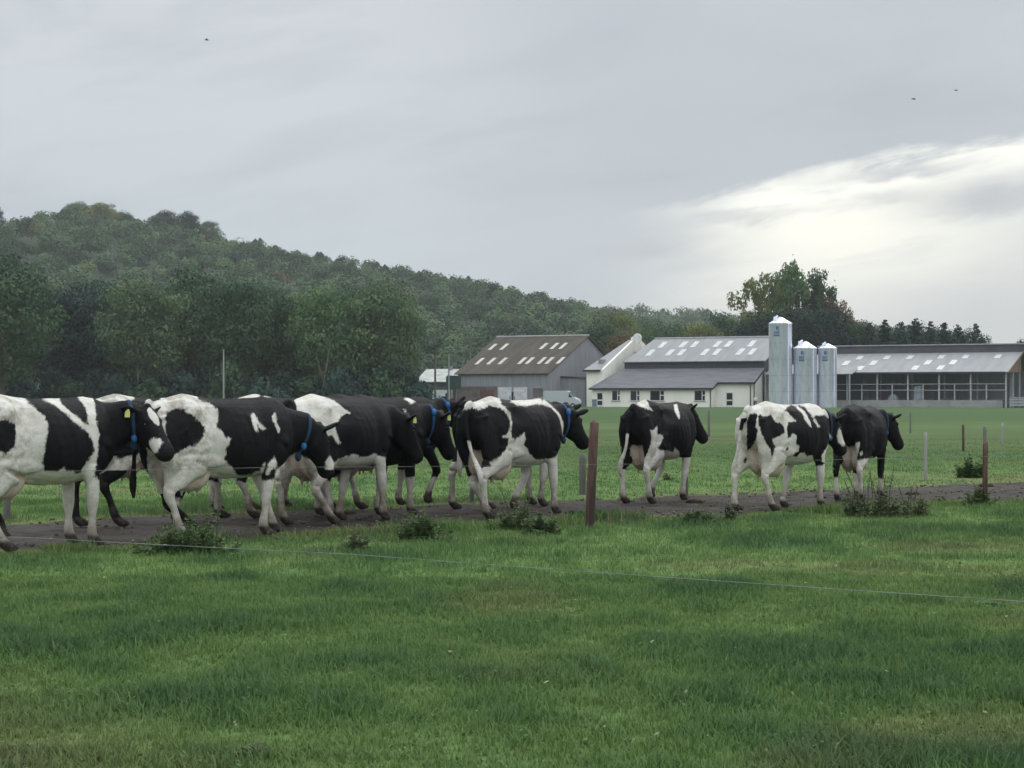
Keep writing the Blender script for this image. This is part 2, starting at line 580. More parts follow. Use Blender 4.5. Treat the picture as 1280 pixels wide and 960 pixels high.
# ------------------------------------------------------------------ the damp air
hz = bpy.data.materials.new('damp_air')
hz.use_nodes = True
hz.node_tree.nodes.clear()
hv_ = hz.node_tree.nodes.new('ShaderNodeVolumePrincipled')
hv_.inputs['Color'].default_value = (0.93, 0.96, 1.0, 1)
hv_.inputs['Density'].default_value = 0.00015
hv_.inputs['Anisotropy'].default_value = 0.0
ho_ = hz.node_tree.nodes.new('ShaderNodeOutputMaterial')
hz.node_tree.links.new(hv_.outputs[0], ho_.inputs['Volume'])
mbz = MB()
mbz.box(-960, 960, -90, 1660, -4, 125)
hzo = mbz.build('haze', hz)
hzo['kind'] = 'stuff'
hzo['label'] = 'thin damp air fading the far hillside'

# ------------------------------------------------------------------ foliage


def cards(c, nrm, size, rng, aspect=1.0, fold=0.0):
    """leaf-sized four-cornered faces at points c facing nrm; returns verts (n*4,3)"""
    n_ = len(c)
    nrm = nrm / np.maximum(np.linalg.norm(nrm, axis=1, keepdims=True), 1e-6)
    rnd = rng.normal(size=(n_, 3))
    a = np.cross(nrm, rnd)
    a /= np.maximum(np.linalg.norm(a, axis=1, keepdims=True), 1e-6)
    b_ = np.cross(nrm, a)
    s = (np.asarray(size) * np.ones(n_))[:, None]
    w = s * aspect * 0.5
    h = s * 0.5
    v = np.stack([c - a * h, c + b_ * w * .8 + a * h * .1, c + a * h, c - b_ * w + a * h * rng.uniform(-.3, .3, (n_, 1))], 1)
    return v.reshape(-1, 3)


def cards_mesh(name, v, tint):
    nq = len(v) // 4
    return np_mesh(name, v, np.arange(nq * 4), np.full(nq, 4), {'tint': np.repeat(tint, 4)})


def shell(center, rad, n_, rng, lo=0.7, hi=1.05, jitter=0.55):
    d = rng.normal(size=(n_, 3))
    d /= np.linalg.norm(d, axis=1, keepdims=True)
    r = rng.uniform(lo, hi, (n_, 1))
    p = np.asarray(center) + d * r * np.asarray(rad)
    nm = d / np.asarray(rad) * np.mean(rad) + rng.normal(size=(n_, 3)) * jitter * .7
    return p, nm


def crown_lobes(kind, rng, H, Wd):
    """lobes (centre, radii) of a crown for a tree H tall and Wd wide"""
    L = []
    if kind == 'broadleaf':
        c0, rz, rx = H * 0.56, H * 0.42, Wd * 0.5
        for k in range(34):
            z = 1 - 2 * (k + .5) / 34
            a = k * 2.399 + rng.uniform(-.4, .4)
            r = math.sqrt(1 - z * z)
            f = rng.uniform(.60, .92)
            q = rng.uniform(.15, .28)
            L.append(((r * math.cos(a) * rx * f, r * math.sin(a) * rx * f, c0 + z * rz * f), (q * Wd, q * Wd, q * H * .42)))
        L.append(((0, 0, c0), (rx * .6, rx * .6, rz * .6)))
    elif kind == 'poplar':
        for k in range(46):
            t = (k + rng.uniform(0, 1)) / 46
            z = H * (0.10 + 0.84 * t)
            prof = math.sin(math.pi * min(1, (t * .86 + .12))) ** 0.7
            a = k * 2.399
            f = Wd * .5 * prof * rng.uniform(.35, .85)
            q = rng.uniform(.08, .15) * Wd
            L.append(((f * math.cos(a), f * math.sin(a), z), (q, q, q * 2.3)))
        for k in range(9):
            L.append(((0, 0, H * (.18 + .08 * k)), (Wd * .2, Wd * .2, H * .08)))
    elif kind == 'conifer':
        for k in range(44):
            t = (k + .5) / 44
            z = H * (0.06 + 0.92 * t)
            f = Wd * .5 * (1 - t) ** .8 * rng.uniform(.55, .9)
            a = k * 2.399
            q = max(.25, Wd * .17 * (1 - t * .75)) * rng.uniform(.8, 1.2)
            L.append(((f * math.cos(a), f * math.sin(a), z), (q, q, q * .75)))
        for k in range(8):
            t = k / 8
            L.append(((0, 0, H * (.1 + .85 * t)), (Wd * .2 * (1 - t) + .2, Wd * .2 * (1 - t) + .2, H * .07)))
    elif kind == 'open':
        for k in range(44):
            t = rng.uniform(0, 1)
            z = H * (0.34 + 0.60 * t)
            f = Wd * .5 * rng.uniform(.2, 1.0) * (1 - max(0, t - .6) ** 2 * 2.2)
            a = rng.uniform(0, 6.28)
            q = rng.uniform(.06, .13) * Wd
            L.append(((f * math.cos(a), f * math.sin(a), z), (q, q, q * 1.1)))
        for k in range(7):      # ivy sleeve on the trunk
            L.append(((rng.uniform(-.3, .3), rng.uniform(-.3, .3), H * (.08 + .085 * k)), (Wd * .12, Wd * .12, H * .07)))
    return L


def crown_mesh(name, kind, H, Wd, n_leaf, size, seed):
    rng = np.random.default_rng(seed)
    L = crown_lobes(kind, rng, H, Wd)
    area = np.array([r[0] * r[0] + 2 * r[0] * r[2] for _, r in L])
    cnt = np.maximum(8, (area / area.sum() * n_leaf).astype(int))
    P, N_, T = [], [], []
    for (c, r), k in zip(L, cnt):
        p, nm = shell(c, r, k, rng, 0.55, 1.12, 0.6)
        P.append(p)
        N_.append(nm)
        T.append(np.clip(rng.uniform(.2, .8) + rng.normal(0, .16, k), 0, 1))
    P, N_, T = np.concatenate(P), np.concatenate(N_), np.concatenate(T)
    stray = rng.random(len(P)) < .10
    P[stray] += rng.normal(size=(stray.sum(), 3)) * Wd * .035
    s = size * rng.uniform(.6, 1.35, len(P))
    return cards_mesh(name, cards(P, N_, s, rng, 0.8), T), L


def trunk_mesh(name, L, H, Wd, seed, kind):
    rng = random.Random(seed)
    m = MB()
    r0 = H * 0.020
    top = H * (.95 if kind in ('conifer', 'poplar') else .72)
    pts = [(rng.uniform(-1, 1) * H * .006 * i, rng.uniform(-1, 1) * H * .006 * i, top * i / 7 - (.3 if i == 0 else 0)) for i in range(8)]
    m.tube(pts, [r0 * (1.25 if i == 0 else 1) * (1 - i / 8.2) + .02 for i in range(8)], 9)
    far = [l for l in L if math.hypot(l[0][0], l[0][1]) > Wd * .12]
    for c, r in rng.sample(far, min(14, len(far))):
        z0 = max(H * .10, min(top * .9, c[2] - H * rng.uniform(.08, .2)))
        i = z0 / top * 7
        b_ = pts[min(7, int(i))]
        s = (b_[0], b_[1], z0)
        mid = tuple(s[k] * .45 + c[k] * .55 + (H * .02 if k == 2 else 0) for k in range(3))
        m.tube([s, mid, c], [r0 * .42, r0 * .26, .025], 6)
    return m.mesh(name)


def foliage_mat(name, dark, light, extra=None):
    m, n, b = new_mat(name)
    t = n.attr('tint')
    c = n.mix(n.ramp(t, 0.1, 0.9, False), dark, light)
    if extra:
        c = n.mix(n.math('MULTIPLY', n.ramp(t, .82, .98), .8), c, extra)
    n.put(b.inputs['Base Color'], c)
    b.inputs['Roughness'].default_value = 0.75
    b.inputs['Specular IOR Level'].default_value = 0.15
    tr = n.node('ShaderNodeBsdfTranslucent')
    n.put(tr.inputs['Color'], c)
    mx = n.node('ShaderNodeMixShader')
    mx.inputs[0].default_value = 0.22
    out = [x for x in m.node_tree.nodes if x.type == 'OUTPUT_MATERIAL'][0]
    m.node_tree.links.new(b.outputs[0], mx.inputs[1])
    m.node_tree.links.new(tr.outputs[0], mx.inputs[2])
    m.node_tree.links.new(mx.outputs[0], out.inputs['Surface'])
    return m


FOL = {
    'dark': foliage_mat('dark_evergreen_foliage', (0.014, 0.033, 0.025), (0.031, 0.061, 0.043)),
    'mid': foliage_mat('mid_green_foliage', (0.031, 0.069, 0.039), (0.071, 0.128, 0.062)),
    'light': foliage_mat('light_green_foliage', (0.060, 0.121, 0.056), (0.127, 0.210, 0.088)),
    'olive': foliage_mat('olive_foliage', (0.059, 0.100, 0.054), (0.117, 0.180, 0.082)),
    'yellow': foliage_mat('yellowing_foliage', (0.095, 0.129, 0.044), (0.190, 0.217, 0.068)),
    'rust': foliage_mat('rust_brown_foliage', (0.081, 0.065, 0.036), (0.161, 0.111, 0.048)),
    'grey': foliage_mat('grey_green_foliage', (0.086, 0.131, 0.097), (0.149, 0.210, 0.152)),
    'blue': foliage_mat('blue_green_conifer_foliage', (0.025, 0.058, 0.049), (0.051, 0.097, 0.074)),
}
m_bark = rough_mat('bark', (0.10, 0.085, 0.07), (0.16, 0.14, 0.12), 2.0, 0.9, bump=.4, stretch=(1, 1, .2))
m_bark_pale = rough_mat('pale_bark', (0.17, 0.16, 0.14), (0.10, 0.092, 0.08), 2.0, 0.85, bump=.3, stretch=(1, 1, .3))

TREE_DIM = {'broadleaf': (17, 13), 'poplar': (18, 8.5), 'conifer': (17, 7.5), 'open': (18, 11)}
TREE_MESH = {}
for kind, nvar, nl, szl in (('broadleaf', 4, 9500, .50), ('poplar', 4, 8500, .46), ('conifer', 3, 6000, .48), ('open', 3, 5600, .50)):
    H, Wd = TREE_DIM[kind]
    for k in range(nvar):
        cm, L = crown_mesh('crown', kind, H, Wd, nl, szl, 100 + k * 13 + len(kind))
        TREE_MESH[kind, k] = (cm, trunk_mesh('trunk', L, H, Wd, k, kind))
        cm.materials.append(FOL['mid'])
        TREE_MESH[kind, k][1].materials.append(m_bark)


def far_x(px, Y):
    return (px - 640) / 2300 * Y


def tree(name, px, top_y, wpx, Y, kind, var, fol, label, group, z0=None, bark=None):
    """tree at depth Y whose top reaches the given elevation"""
    H, Wd = TREE_DIM[kind]
    x = far_x(px, Y)
    if z0 is None:
        z0 = float(ground_h(x, Y)) - .05
    h = CAM_H + (494 - top_y) / 2300 * Y - z0
    w = wpx / 2300 * Y
    t = empty(name, (x, Y, z0), random.uniform(0, 6.28))
    tag(t, label, 'tree', group)
    cm, tm = TREE_MESH[kind, var]
    s = Vector((w / Wd, w / Wd, h / H))
    for nm, mesh, mt in (('trunk', tm, bark or m_bark), ('crown', cm, FOL[fol])):
        o = bpy.data.objects.new(nm, mesh)
        COL.objects.link(o)
        o.parent = t
        o.scale = s
        o.material_slots[0].link = 'OBJECT'
        o.material_slots[0].material = mt
    return t


G1 = 'trees of the dense row on the left'
ROW = [  # px, top, width, depth, kind, variant, foliage, bark, label
    (2, 312, 105, 236, 'broadleaf', 0, 'mid', None, 'big mid green broadleaf tree cut by the photo edge, leftmost of the row'),
    (58, 356, 66, 262, 'broadleaf', 2, 'dark', None, 'dark tree just right of the big leftmost broadleaf tree'),
    (88, 346, 70, 268, 'broadleaf', 1, 'dark', None, 'broad dark tree second along from the big leftmost broadleaf tree'),
    (120, 350, 70, 266, 'broadleaf', 0, 'blue', None, 'blue green dark tree left of the tree with the pale bare trunk'),
    (148, 356, 60, 272, 'broadleaf', 2, 'dark', None, 'very dark tree tucked behind the tree with the pale bare trunk'),
    (180, 342, 84, 250, 'broadleaf', 3, 'olive', m_bark_pale, 'olive tree with a pale bare trunk showing low down'),
    (216, 350, 62, 268, 'broadleaf', 1, 'mid', None, 'green tree just right of the tree with the pale bare trunk'),
    (250, 332, 88, 262, 'broadleaf', 0, 'mid', None, 'tallest green tree of the row, left of the white field pole'),
    (288, 340, 76, 254, 'broadleaf', 2, 'mid', None, 'green tree directly behind the white field pole'),
    (322, 346, 66, 268, 'broadleaf', 3, 'mid', None, 'green tree just right of the white field pole'),
    (356, 352, 66, 262, 'broadleaf', 1, 'mid', None, 'green tree between the white field pole and the leaning pale trunk'),
    (384, 362, 56, 270, 'broadleaf', 0, 'olive', None, 'olive tree left of the leaning pale trunk'),
    (412, 350, 72, 250, 'broadleaf', 3, 'light', m_bark_pale, 'lighter green tree with the leaning pale trunk'),
    (446, 352, 74, 264, 'broadleaf', 2, 'mid', None, 'green tree right of the leaning pale trunk'),
    (478, 346, 78, 254, 'broadleaf', 0, 'olive', None, 'olive brown tree second from the barn end of the row'),
    (498, 362, 48, 250, 'broadleaf', 3, 'olive', None, 'olive tree closing the row beside the low white-roofed shed'),
]
for px, ty, w, Y, kind, var, fol, bk, lab in ROW:
    tree('tree', px, ty, w * 1.25, Y, kind, var, fol, lab, G1, bark=bk)
# bare pale stems in front of the row
m = MB()
m.tube([(0, 0, -.1), (.05, 0, 3), (-.05, 0, 8.5)], [.13, .11, .05], 8)
m.tube([(.02, 0, 4.5), (.9, 0, 6.3)], [.07, .04], 6)
o = m.build('bare_tree_trunk', m_bark_pale)
o.location = (far_x(172, 246.5), 246.5, -.38)
tag(o, 'thin pale upright bare trunk standing before the olive tree of the row', 'tree trunk')
m = MB()
m.tube([(0, 0, -.1), (.6, 0, 3.5), (1.6, 0, 9.5)], [.13, .10, .04], 8)
m.tube([(.6, 0, 3.5), (-.5, 0, 7.5)], [.08, .04], 6)
o = m.build('bare_tree_trunk', m_bark_pale)
o.location = (far_x(399, 245.5), 245.5, -.38)
tag(o, 'thin pale bare trunk leaning right among the row of trees', 'tree trunk')

# dark thicket under the row
BUSH = []
for k in range(3):
    rng = np.random.default_rng(300 + k)
    P, N_, T = [], [], []
    for j in range(16):
        a = rng.uniform(0, 6.28)
        f = rng.uniform(0, 2.6)
        q = rng.uniform(.7, 1.4)
        p, nm = shell((f * math.cos(a), f * math.sin(a), rng.uniform(.6, 3.2) * (1 - f / 5)), (q, q, q * .9), 110, rng)
        P.append(p)
        N_.append(nm)
        T.append(np.clip(rng.uniform(.2, .8) + rng.normal(0, .15, 110), 0, 1))
    P = np.concatenate(P)
    P[:, 2] = np.maximum(P[:, 2], .05)
    me = cards_mesh('bush', cards(P, np.concatenate(N_), .42 * rng.uniform(.6, 1.4, len(P)), rng, .8), np.concatenate(T))
    me.materials.append(FOL['dark'])
    BUSH.append(me)


def bush(name, px, Y, w, h, k, fol, label, group):
    o = bpy.data.objects.new(name, BUSH[k])
    COL.objects.link(o)
    x = far_x(px, Y)
    o.location = (x, Y, float(ground_h(x, Y)) - .05)
    o.rotation_euler = (0, 0, random.uniform(0, 6.28))
    o.scale = (w / 7, w / 7, h / 4.2)
    o.material_slots[0].link = 'OBJECT'
    o.material_slots[0].material = FOL[fol]
    tag(o, label, 'bush', group)
    return o


for i, px in enumerate(range(20, 530, 24)):
    bush('understory_bush', px + random.uniform(-6, 6), random.uniform(240, 248), random.uniform(6, 8.5), random.uniform(4.5, 8), i % 3, ('dark', 'blue', 'dark', 'mid')[i % 4],
         'dark bush in the shade at the foot of the dense tree row', 'dark bushes under the tree row')
for i, px in enumerate([18, 44, 66, 88, 112, 138, 160, 196, 224, 246, 258, 282, 304, 330, 352, 372, 398, 420, 436, 452, 470, 488, 506]):
    bush('hedge_bush', px, random.uniform(196, 204), random.uniform(2.2, 3.6), random.uniform(1.2, 2.0), (i + 1) % 3, ('grey', 'light', 'grey', 'mid')[i % 4],
         'pale low bush of the field hedge before the dark tree row', 'low hedge bushes along the field edge')

# trees behind the farm and on the right
G2 = 'trees behind the farm buildings'
BACK = [
    (752, 392, 62, 380, 'broadleaf', 1, 'mid', 'green tree behind the gap between grey barn and cream building'),
    (776, 382, 46, 400, 'broadleaf', 2, 'yellow', 'yellow green tree above the rust brown tree'),
    (782, 411, 52, 345, 'broadleaf', 3, 'rust', 'rust brown autumn tree behind the cream gable'),
    (812, 398, 54, 370, 'broadleaf', 0, 'light', 'light green round tree above the white dish'),
    (836, 402, 52, 360, 'broadleaf', 1, 'mid', 'green round tree behind the middle of the long grey roof'),
    (858, 396, 56, 375, 'broadleaf', 2, 'olive', 'olive tree behind the middle of the long grey roof'),
    (882, 398, 54, 365, 'broadleaf', 3, 'yellow', 'yellowish tree left of the tall ragged trees'),
    (905, 390, 60, 380, 'broadleaf', 0, 'mid', 'dense green tree at the left foot of the tall ragged trees'),
    (948, 343, 64, 350, 'open', 0, 'yellow', 'tall ragged thin-crowned tree, leftmost of the tall group'),
    (974, 337, 62, 356, 'open', 2, 'light', 'tall ragged olive tree in the middle of the tall group'),
    (988, 327, 58, 348, 'open', 1, 'light', 'tall thin tree reaching highest in the tall group'),
    (1014, 332, 58, 352, 'open', 2, 'mid', 'tall thin ivy-clad tree, rightmost of the highest ones'),
    (1026, 350, 48, 356, 'broadleaf', 1, 'dark', 'dark ivy-covered tree beside the tall thin ivy-clad tree'),
    (1048, 371, 44, 352, 'open', 0, 'rust', 'small rust tinged tree at the right of the tall group'),
    (948, 385, 76, 340, 'broadleaf', 1, 'dark', 'dark low tree behind the tallest silo'),
    (990, 380, 80, 342, 'broadleaf', 3, 'dark', 'dark low tree filling the space above the two short silos'),
    (1032, 384, 72, 344, 'broadleaf', 0, 'dark', 'dark low tree above the left end of the open cattle shed'),
    (1064, 394, 60, 350, 'broadleaf', 2, 'mid', 'green tree between the tall group and the dark conifers'),
    (1088, 402, 62, 345, 'conifer', 0, 'dark', 'first dark conifer right of the green tree behind the shed'),
    (1106, 398, 65, 348, 'conifer', 1, 'dark', 'second dark conifer from the left behind the shed roof'),
    (1126, 401, 65, 344, 'conifer', 2, 'blue', 'third dark conifer from the left behind the shed roof'),
    (1144, 396, 65, 350, 'conifer', 0, 'dark', 'fourth dark conifer from the left, tallest behind the shed'),
    (1163, 400, 62, 346, 'conifer', 1, 'blue', 'fifth dark conifer from the left behind the shed roof'),
    (1180, 402, 58, 349, 'conifer', 2, 'dark', 'third dark conifer from the right end of the conifer row'),
    (1198, 404, 55, 345, 'conifer', 0, 'dark', 'second dark conifer from the right end of the conifer row'),
    (1220, 403, 55, 348, 'conifer', 1, 'blue', 'last dark conifer where the row ends against the sky'),
    (1277, 419, 22, 350, 'broadleaf', 2, 'dark', 'small dark tree above the shed roof at the right photo edge'),
]
for px, ty, w, Y, kind, var, fol, lab in BACK:
    tree('tree', px, ty, w * 1.1, Y, kind, var, fol, lab, G2)
for i, px in enumerate(range(1074, 1236, 17)):
    ty = (409, 404, 411, 406, 402, 408, 403, 410, 407, 412)[i % 10] + (3 if px > 1200 else 0)
    tree('tree', px, ty, 44, 362, 'broadleaf', i % 4, ('dark', 'mid', 'dark', 'blue')[i % 4], 'dark rounded tree standing among the conifers behind the cattle shed roof', 'dark rounded trees among the conifers')
for i, px in enumerate(range(905, 1240, 26)):
    bush('understory_bush', px, 334, 8, 7.5, i % 3, ('dark', 'mid')[i % 2], 'dark bush filling in under the trees behind the farm roofs', 'dark bushes behind the farm roofs')

# single trees one can tell apart on the hill top
G3 = 'trees on the hill skyline'
for px, ty, w, kind, var, fol, lab in [
    (-6, 260, 36, 'broadleaf', 0, 'dark', 'dark tree on the hill top cut by the left photo edge'),
    (40, 274, 44, 'broadleaf', 3, 'dark', 'dark round tree on the hill left of the yellow crowned tree'),
    (96, 252, 46, 'broadleaf', 1, 'light', 'light green tree on the highest point of the hill'),
    (128, 253, 50, 'broadleaf', 2, 'yellow', 'yellow crowned tree on the hill top'),
    (160, 268, 38, 'broadleaf', 0, 'mid', 'green tree on the hill just right of the yellow crowned tree'),
    (206, 264, 46, 'broadleaf', 3, 'dark', 'dark tree on the hill top, left of a pair'),
    (234, 264, 46, 'broadleaf', 1, 'dark', 'dark domed tree on the hill top, right of a pair'),
    (262, 276, 40, 'broadleaf', 2, 'olive', 'olive tree where the hill begins to fall to the right'),
]:
    Y = 775
    x = far_x(px, Y)
    tree('tree', px, ty - 3, w * .72, Y, kind, var, fol, lab, G3, z0=min(float(hill_h(x, Y)) - 1, CAM_H + (494 - ty) / 2300 * Y - 14.5))

# the wooded slopes read as one mass


def wood(name, fn, xr, yr, step, n_leaf, leaf, seed, visible, conif, label):
    rng = np.random.default_rng(seed)
    X, Y = np.meshgrid(np.arange(xr[0], xr[1], step), np.arange(yr[0], yr[1], step))
    X = X.ravel() + rng.uniform(-.45, .45, X.size) * step
    Y = Y.ravel() + rng.uniform(-.45, .45, Y.size) * step
    keep = visible(X, Y)
    X, Y = X[keep], Y[keep]
    Z = fn(X, Y)
    V, T, K = [], [], []
    for x, y, z in zip(X, Y, Z):
        r = step * rng.uniform(.42, .66)
        con = rng.random() < conif(x, y)
        kind_t = rng.uniform(0, 1)
        hh = rng.uniform(4.5, 8.8)
        if con:
            hh = rng.uniform(5.0, 7.6)
            t = rng.random(n_leaf) ** .8
            a = rng.uniform(0, 6.28, n_leaf)
            rr = r * .95 * (1 - t) ** .8 * rng.uniform(.7, 1.1, n_leaf) + .1
            p = np.stack([x + rr * np.cos(a), y + rr * np.sin(a), z + .5 + t * hh], -1)
            nm = np.stack([np.cos(a), np.sin(a), np.full(n_leaf, .5)], -1) + rng.normal(size=(n_leaf, 3)) * .4
        else:
            # a handful of rounded boughs make each crown
            nb = 7
            bd = rng.normal(size=(nb, 3))
            bd[:, 2] = np.abs(bd[:, 2])
            bd /= np.linalg.norm(bd, axis=1, keepdims=True)
            bc = bd * r * rng.uniform(.35, .62, (nb, 1))
            br = r * rng.uniform(.42, .62, nb)
            which = rng.integers(0, nb, n_leaf)
            d = rng.normal(size=(n_leaf, 3))
            d[:, 2] = np.abs(d[:, 2]) - .30
            d /= np.linalg.norm(d, axis=1, keepdims=True)
            p = np.array([x, y, z + hh - r]) + bc[which] + d * (br[which] * rng.uniform(.86, 1.05, n_leaf))[:, None]
            nm = d + rng.normal(size=(n_leaf, 3)) * .22
        V.append(cards(p, nm, leaf * rng.uniform(.6, 1.4, n_leaf), rng, .85))
        T.append(np.clip(rng.normal(.5, .07, n_leaf) + rng.normal(0, .14), 0, 1))
        q = kind_t * .63 if not con else .02 + .16 * kind_t
        if not con and rng.random() < .03:
            q = rng.uniform(.8, 1.0)
        K.append(np.full(n_leaf, q))
    V, T, K = np.concatenate(V), np.concatenate(T), np.concatenate(K)
    nq = len(T)
    me = np_mesh(name, V, np.arange(nq * 4), np.full(nq, 4), {'tint': np.repeat(T, 4), 'kind_of_tree': np.repeat(K, 4)})
    o = obj(name, me, m_wood)
    o['kind'] = 'stuff'
    o['label'] = label
    return o


m_wood, n, b = new_mat('mixed_woodland_foliage')
t, k = n.attr('tint'), n.attr('kind_of_tree')
cr = n.node('ShaderNodeValToRGB')
els = cr.color_ramp.elements
els[0].position, els[0].color = 0.0, (0.027, 0.058, 0.040, 1)
els[1].position, els[1].color = 1.0, (0.130, 0.116, 0.047, 1)
for p, c in ((0.25, (0.046, 0.088, 0.047, 1)), (0.45, (0.069, 0.125, 0.057, 1)), (0.62, (0.099, 0.160, 0.068, 1)), (0.70, (0.081, 0.097, 0.051, 1)), (0.85, (0.135, 0.168, 0.065, 1))):
    e = els.new(p)
    e.color = tuple(min(1, v * 1.22) for v in c[:3]) + (1,)
n.put(cr.inputs[0], k)
c = n.mix(n.ramp(t, 0.1, 0.9, False), n.mix(0.35, cr.outputs[0], (0.013, 0.026, 0.017)), n.mix(0.2, cr.outputs[0], (0.125, 0.174, 0.082)))
n.put(b.inputs['Base Color'], c)
b.inputs['Roughness'].default_value = 0.8
b.inputs['Specular IOR Level'].default_value = 0.12

wood('hill_woodland', hill_h, (-425, 70), (428, 812), 9.5, 420, .78, 5,
     lambda x, y: (x / y > -.60) & (x / y < .36) & (hill_h(x, y) > -.5), lambda x, y:   .30 if (x > -120 and y > 690) else (.15 if x > -60 else .07), 'mixed woodland covering the hillside behind the trees')
wood('far_woodland', ridge_h, (-60, 330), (825, 1160), 13.0, 280, 1.2, 6,
     lambda x, y: (x / y > -.02) & (x / y < .32) & (ridge_h(x, y) > 0), lambda x, y: .05, 'farther wooded ridge behind the farm')

# ------------------------------------------------------------------ grass


def blades(name, n_, yr, dens_pow, length, width, segs, seed, mat, margin=1.35, verge=False):
    rng = np.random.default_rng(seed)
    Y = (rng.random(n_) * (yr[1] ** dens_pow - yr[0] ** dens_pow) + yr[0] ** dens_pow) ** (1 / dens_pow)
    X = rng.uniform(-1, 1, n_) * (Y * .2783 * margin + .8)
    # grass grows in tufts: most blades gather round scattered tuft centres
    nt = n_ // 16
    pick = rng.integers(0, nt, n_)
    tuft = rng.random(n_) < .62
    spread = (.028 if yr[1] < 21 else .05) * rng.uniform(.5, 1.8, nt)
    cxx, cyy = X[:nt].copy(), Y[:nt].copy()
    X = np.where(tuft, cxx[pick] + rng.normal(size=n_) * spread[pick], X)
    Y = np.where(tuft, cyy[pick] + rng.normal(size=n_) * spread[pick], Y)
    tone = rng.random(nt)[pick]
    if verge:       # long rank grass along the near edge of the track
        U_ = rng.uniform(-9, 16, n_)
        g_ = fbm(U_ * .9, U_ * 0 + 2, 95, 4)
        U_ = U_[g_ > .47]
        U_ = rng.choice(U_, n_)
        V_ = -.25 + rng.normal(0, .22, n_) + (fbm(U_ * 1.3, U_ * 0, 96, 3) - .5) * .9
        U_ = U_ + rng.normal(0, .03, n_)
        X, Y = TN[0] + U_ * TD[0] - V_ * TD[1], TN[1] + U_ * TD[1] + V_ * TD[0]
    lush, dry = lush_f(X, Y), dry_f(X, Y)
    if yr[0] > 20:
        lush = .25 + .45 * lush
    m_ = track_mask(X, Y)
    keep = (rng.random(n_) > m_ * 1.0 - .012) & (rng.random(n_) > .85 * sstep(38, 62, Y))
    u, v = track_uv(X, Y)
    X, Y, lush, dry, v, tone = X[keep], Y[keep], lush[keep], dry[keep], v[keep], tone[keep]
    k = len(X)
    edge = 1 - .45 * sstep(-.8, .1, v) * (1 - sstep(TW, TW + .8, v))
    L = length * (0.55 + 0.75 * lush) * rng.uniform(.55, 1.35, k) * (1 - .35 * dry) * edge
    tall = rng.random(k) < .012
    L[tall] *= 1.7
    a = rng.uniform(0, 2 * math.pi, k)
    lean = rng.uniform(.12, .95, k) * L
    d = np.stack([np.cos(a), np.sin(a), np.zeros(k)], -1)
    side = np.stack([-np.sin(a), np.cos(a), np.zeros(k)], -1)
    w = (width * rng.uniform(.6, 1.3, k))[:, None] * .5
    p0 = np.stack([X, Y, ground_h(X, Y) - .01], -1)
    up = np.array([0, 0, 1.0])
    h = np.sqrt(np.maximum(L ** 2 - (lean * .8) ** 2, (.3 * L) ** 2))
    tip = p0 + d * lean[:, None] + up * (h * .92)[:, None]
    mid = p0 + d * (lean * .32)[:, None] + up * (h * .62)[:, None]
    tint = np.clip(rng.normal(.35, .22, k) + .35 * (tone - .5), 0, 1)
    straw = (rng.random(k) < .005 + .035 * dry).astype(float)
    if segs == 2:
        V = np.stack([p0 - side * w, p0 + side * w, mid + side * w * .8, mid - side * w * .8, tip], 1).reshape(-1, 3)
        o_ = np.arange(k)[:, None] * 5
        F = np.concatenate([o_ + np.array([[0, 1, 2, 3]]), o_ + np.array([[3, 2, 4]])], 1).ravel()
        S = np.tile([4, 3], k)
        rep = 5
    else:
        V = np.stack([p0 - side * w, p0 + side * w, tip], 1).reshape(-1, 3)
        F = np.arange(k * 3)
        S = np.full(k, 3)
        rep = 3
    me = np_mesh(name, V, F, S, {'lush': np.repeat(lush, rep), 'dry': np.repeat(dry, rep), 'tint': np.repeat(tint, rep), 'straw': np.repeat(straw, rep)})
    o = obj(name, me, mat)
    o['kind'] = 'stuff'
    return o


m_grass, n, b = new_mat('grass_blades')
c = grass_colour(n, n.attr('lush'), n.attr('dry'), n.math('MULTIPLY', n.ramp(n.attr('tint'), .45, 1.0, False), .6))
c = n.mix(n.math('MULTIPLY', n.math('SUBTRACT', 1.0, n.ramp(n.attr('tint'), 0.0, .3, False)), .45), c, (0.028, 0.066, 0.030))
c = n.mix(n.attr('straw'), c, (0.22, 0.215, 0.10))
n.put(b.inputs['Base Color'], c)
b.inputs['Roughness'].default_value = 0.6
b.inputs['Specular IOR Level'].default_value = 0.2
tr = n.node('ShaderNodeBsdfTranslucent')
n.put(tr.inputs['Color'], c)
mx = n.node('ShaderNodeMixShader')
mx.inputs[0].default_value = 0.30
out = [x for x in m_grass.node_tree.nodes if x.type == 'OUTPUT_MATERIAL'][0]
m_grass.node_tree.links.new(b.outputs[0], mx.inputs[1])
m_grass.node_tree.links.new(tr.outputs[0], mx.inputs[2])
m_grass.node_tree.links.new(mx.outputs[0], out.inputs['Surface'])
o = blades('grass', 400000, (6.2, 15.0), 1.5, .078, .0068, 2, 21, m_grass)
o['label'] = 'short green turf with darker tufts in the foreground'
o = blades('grass', 230000, (15.0, 26.0), 1.6, .085, .011, 1, 22, m_grass)
o['label'] = 'green turf around the cow track'
o = blades('grass', 26000, (15.0, 26.0), 1.6, .19, .010, 2, 29, m_grass, verge=True)
o['label'] = 'long rank grass along the near edge of the cow track'
o = blades('grass', 220000, (26.0, 62.0), 1.0, .070, .016, 1, 23, m_grass)
o['label'] = 'grazed grass of the pasture beyond the track'


# ------------------------------------------------------------------ farm buildings
TH = R(-28)      # all farm buildings share this turn
GZ = -0.40       # ground level at the farm


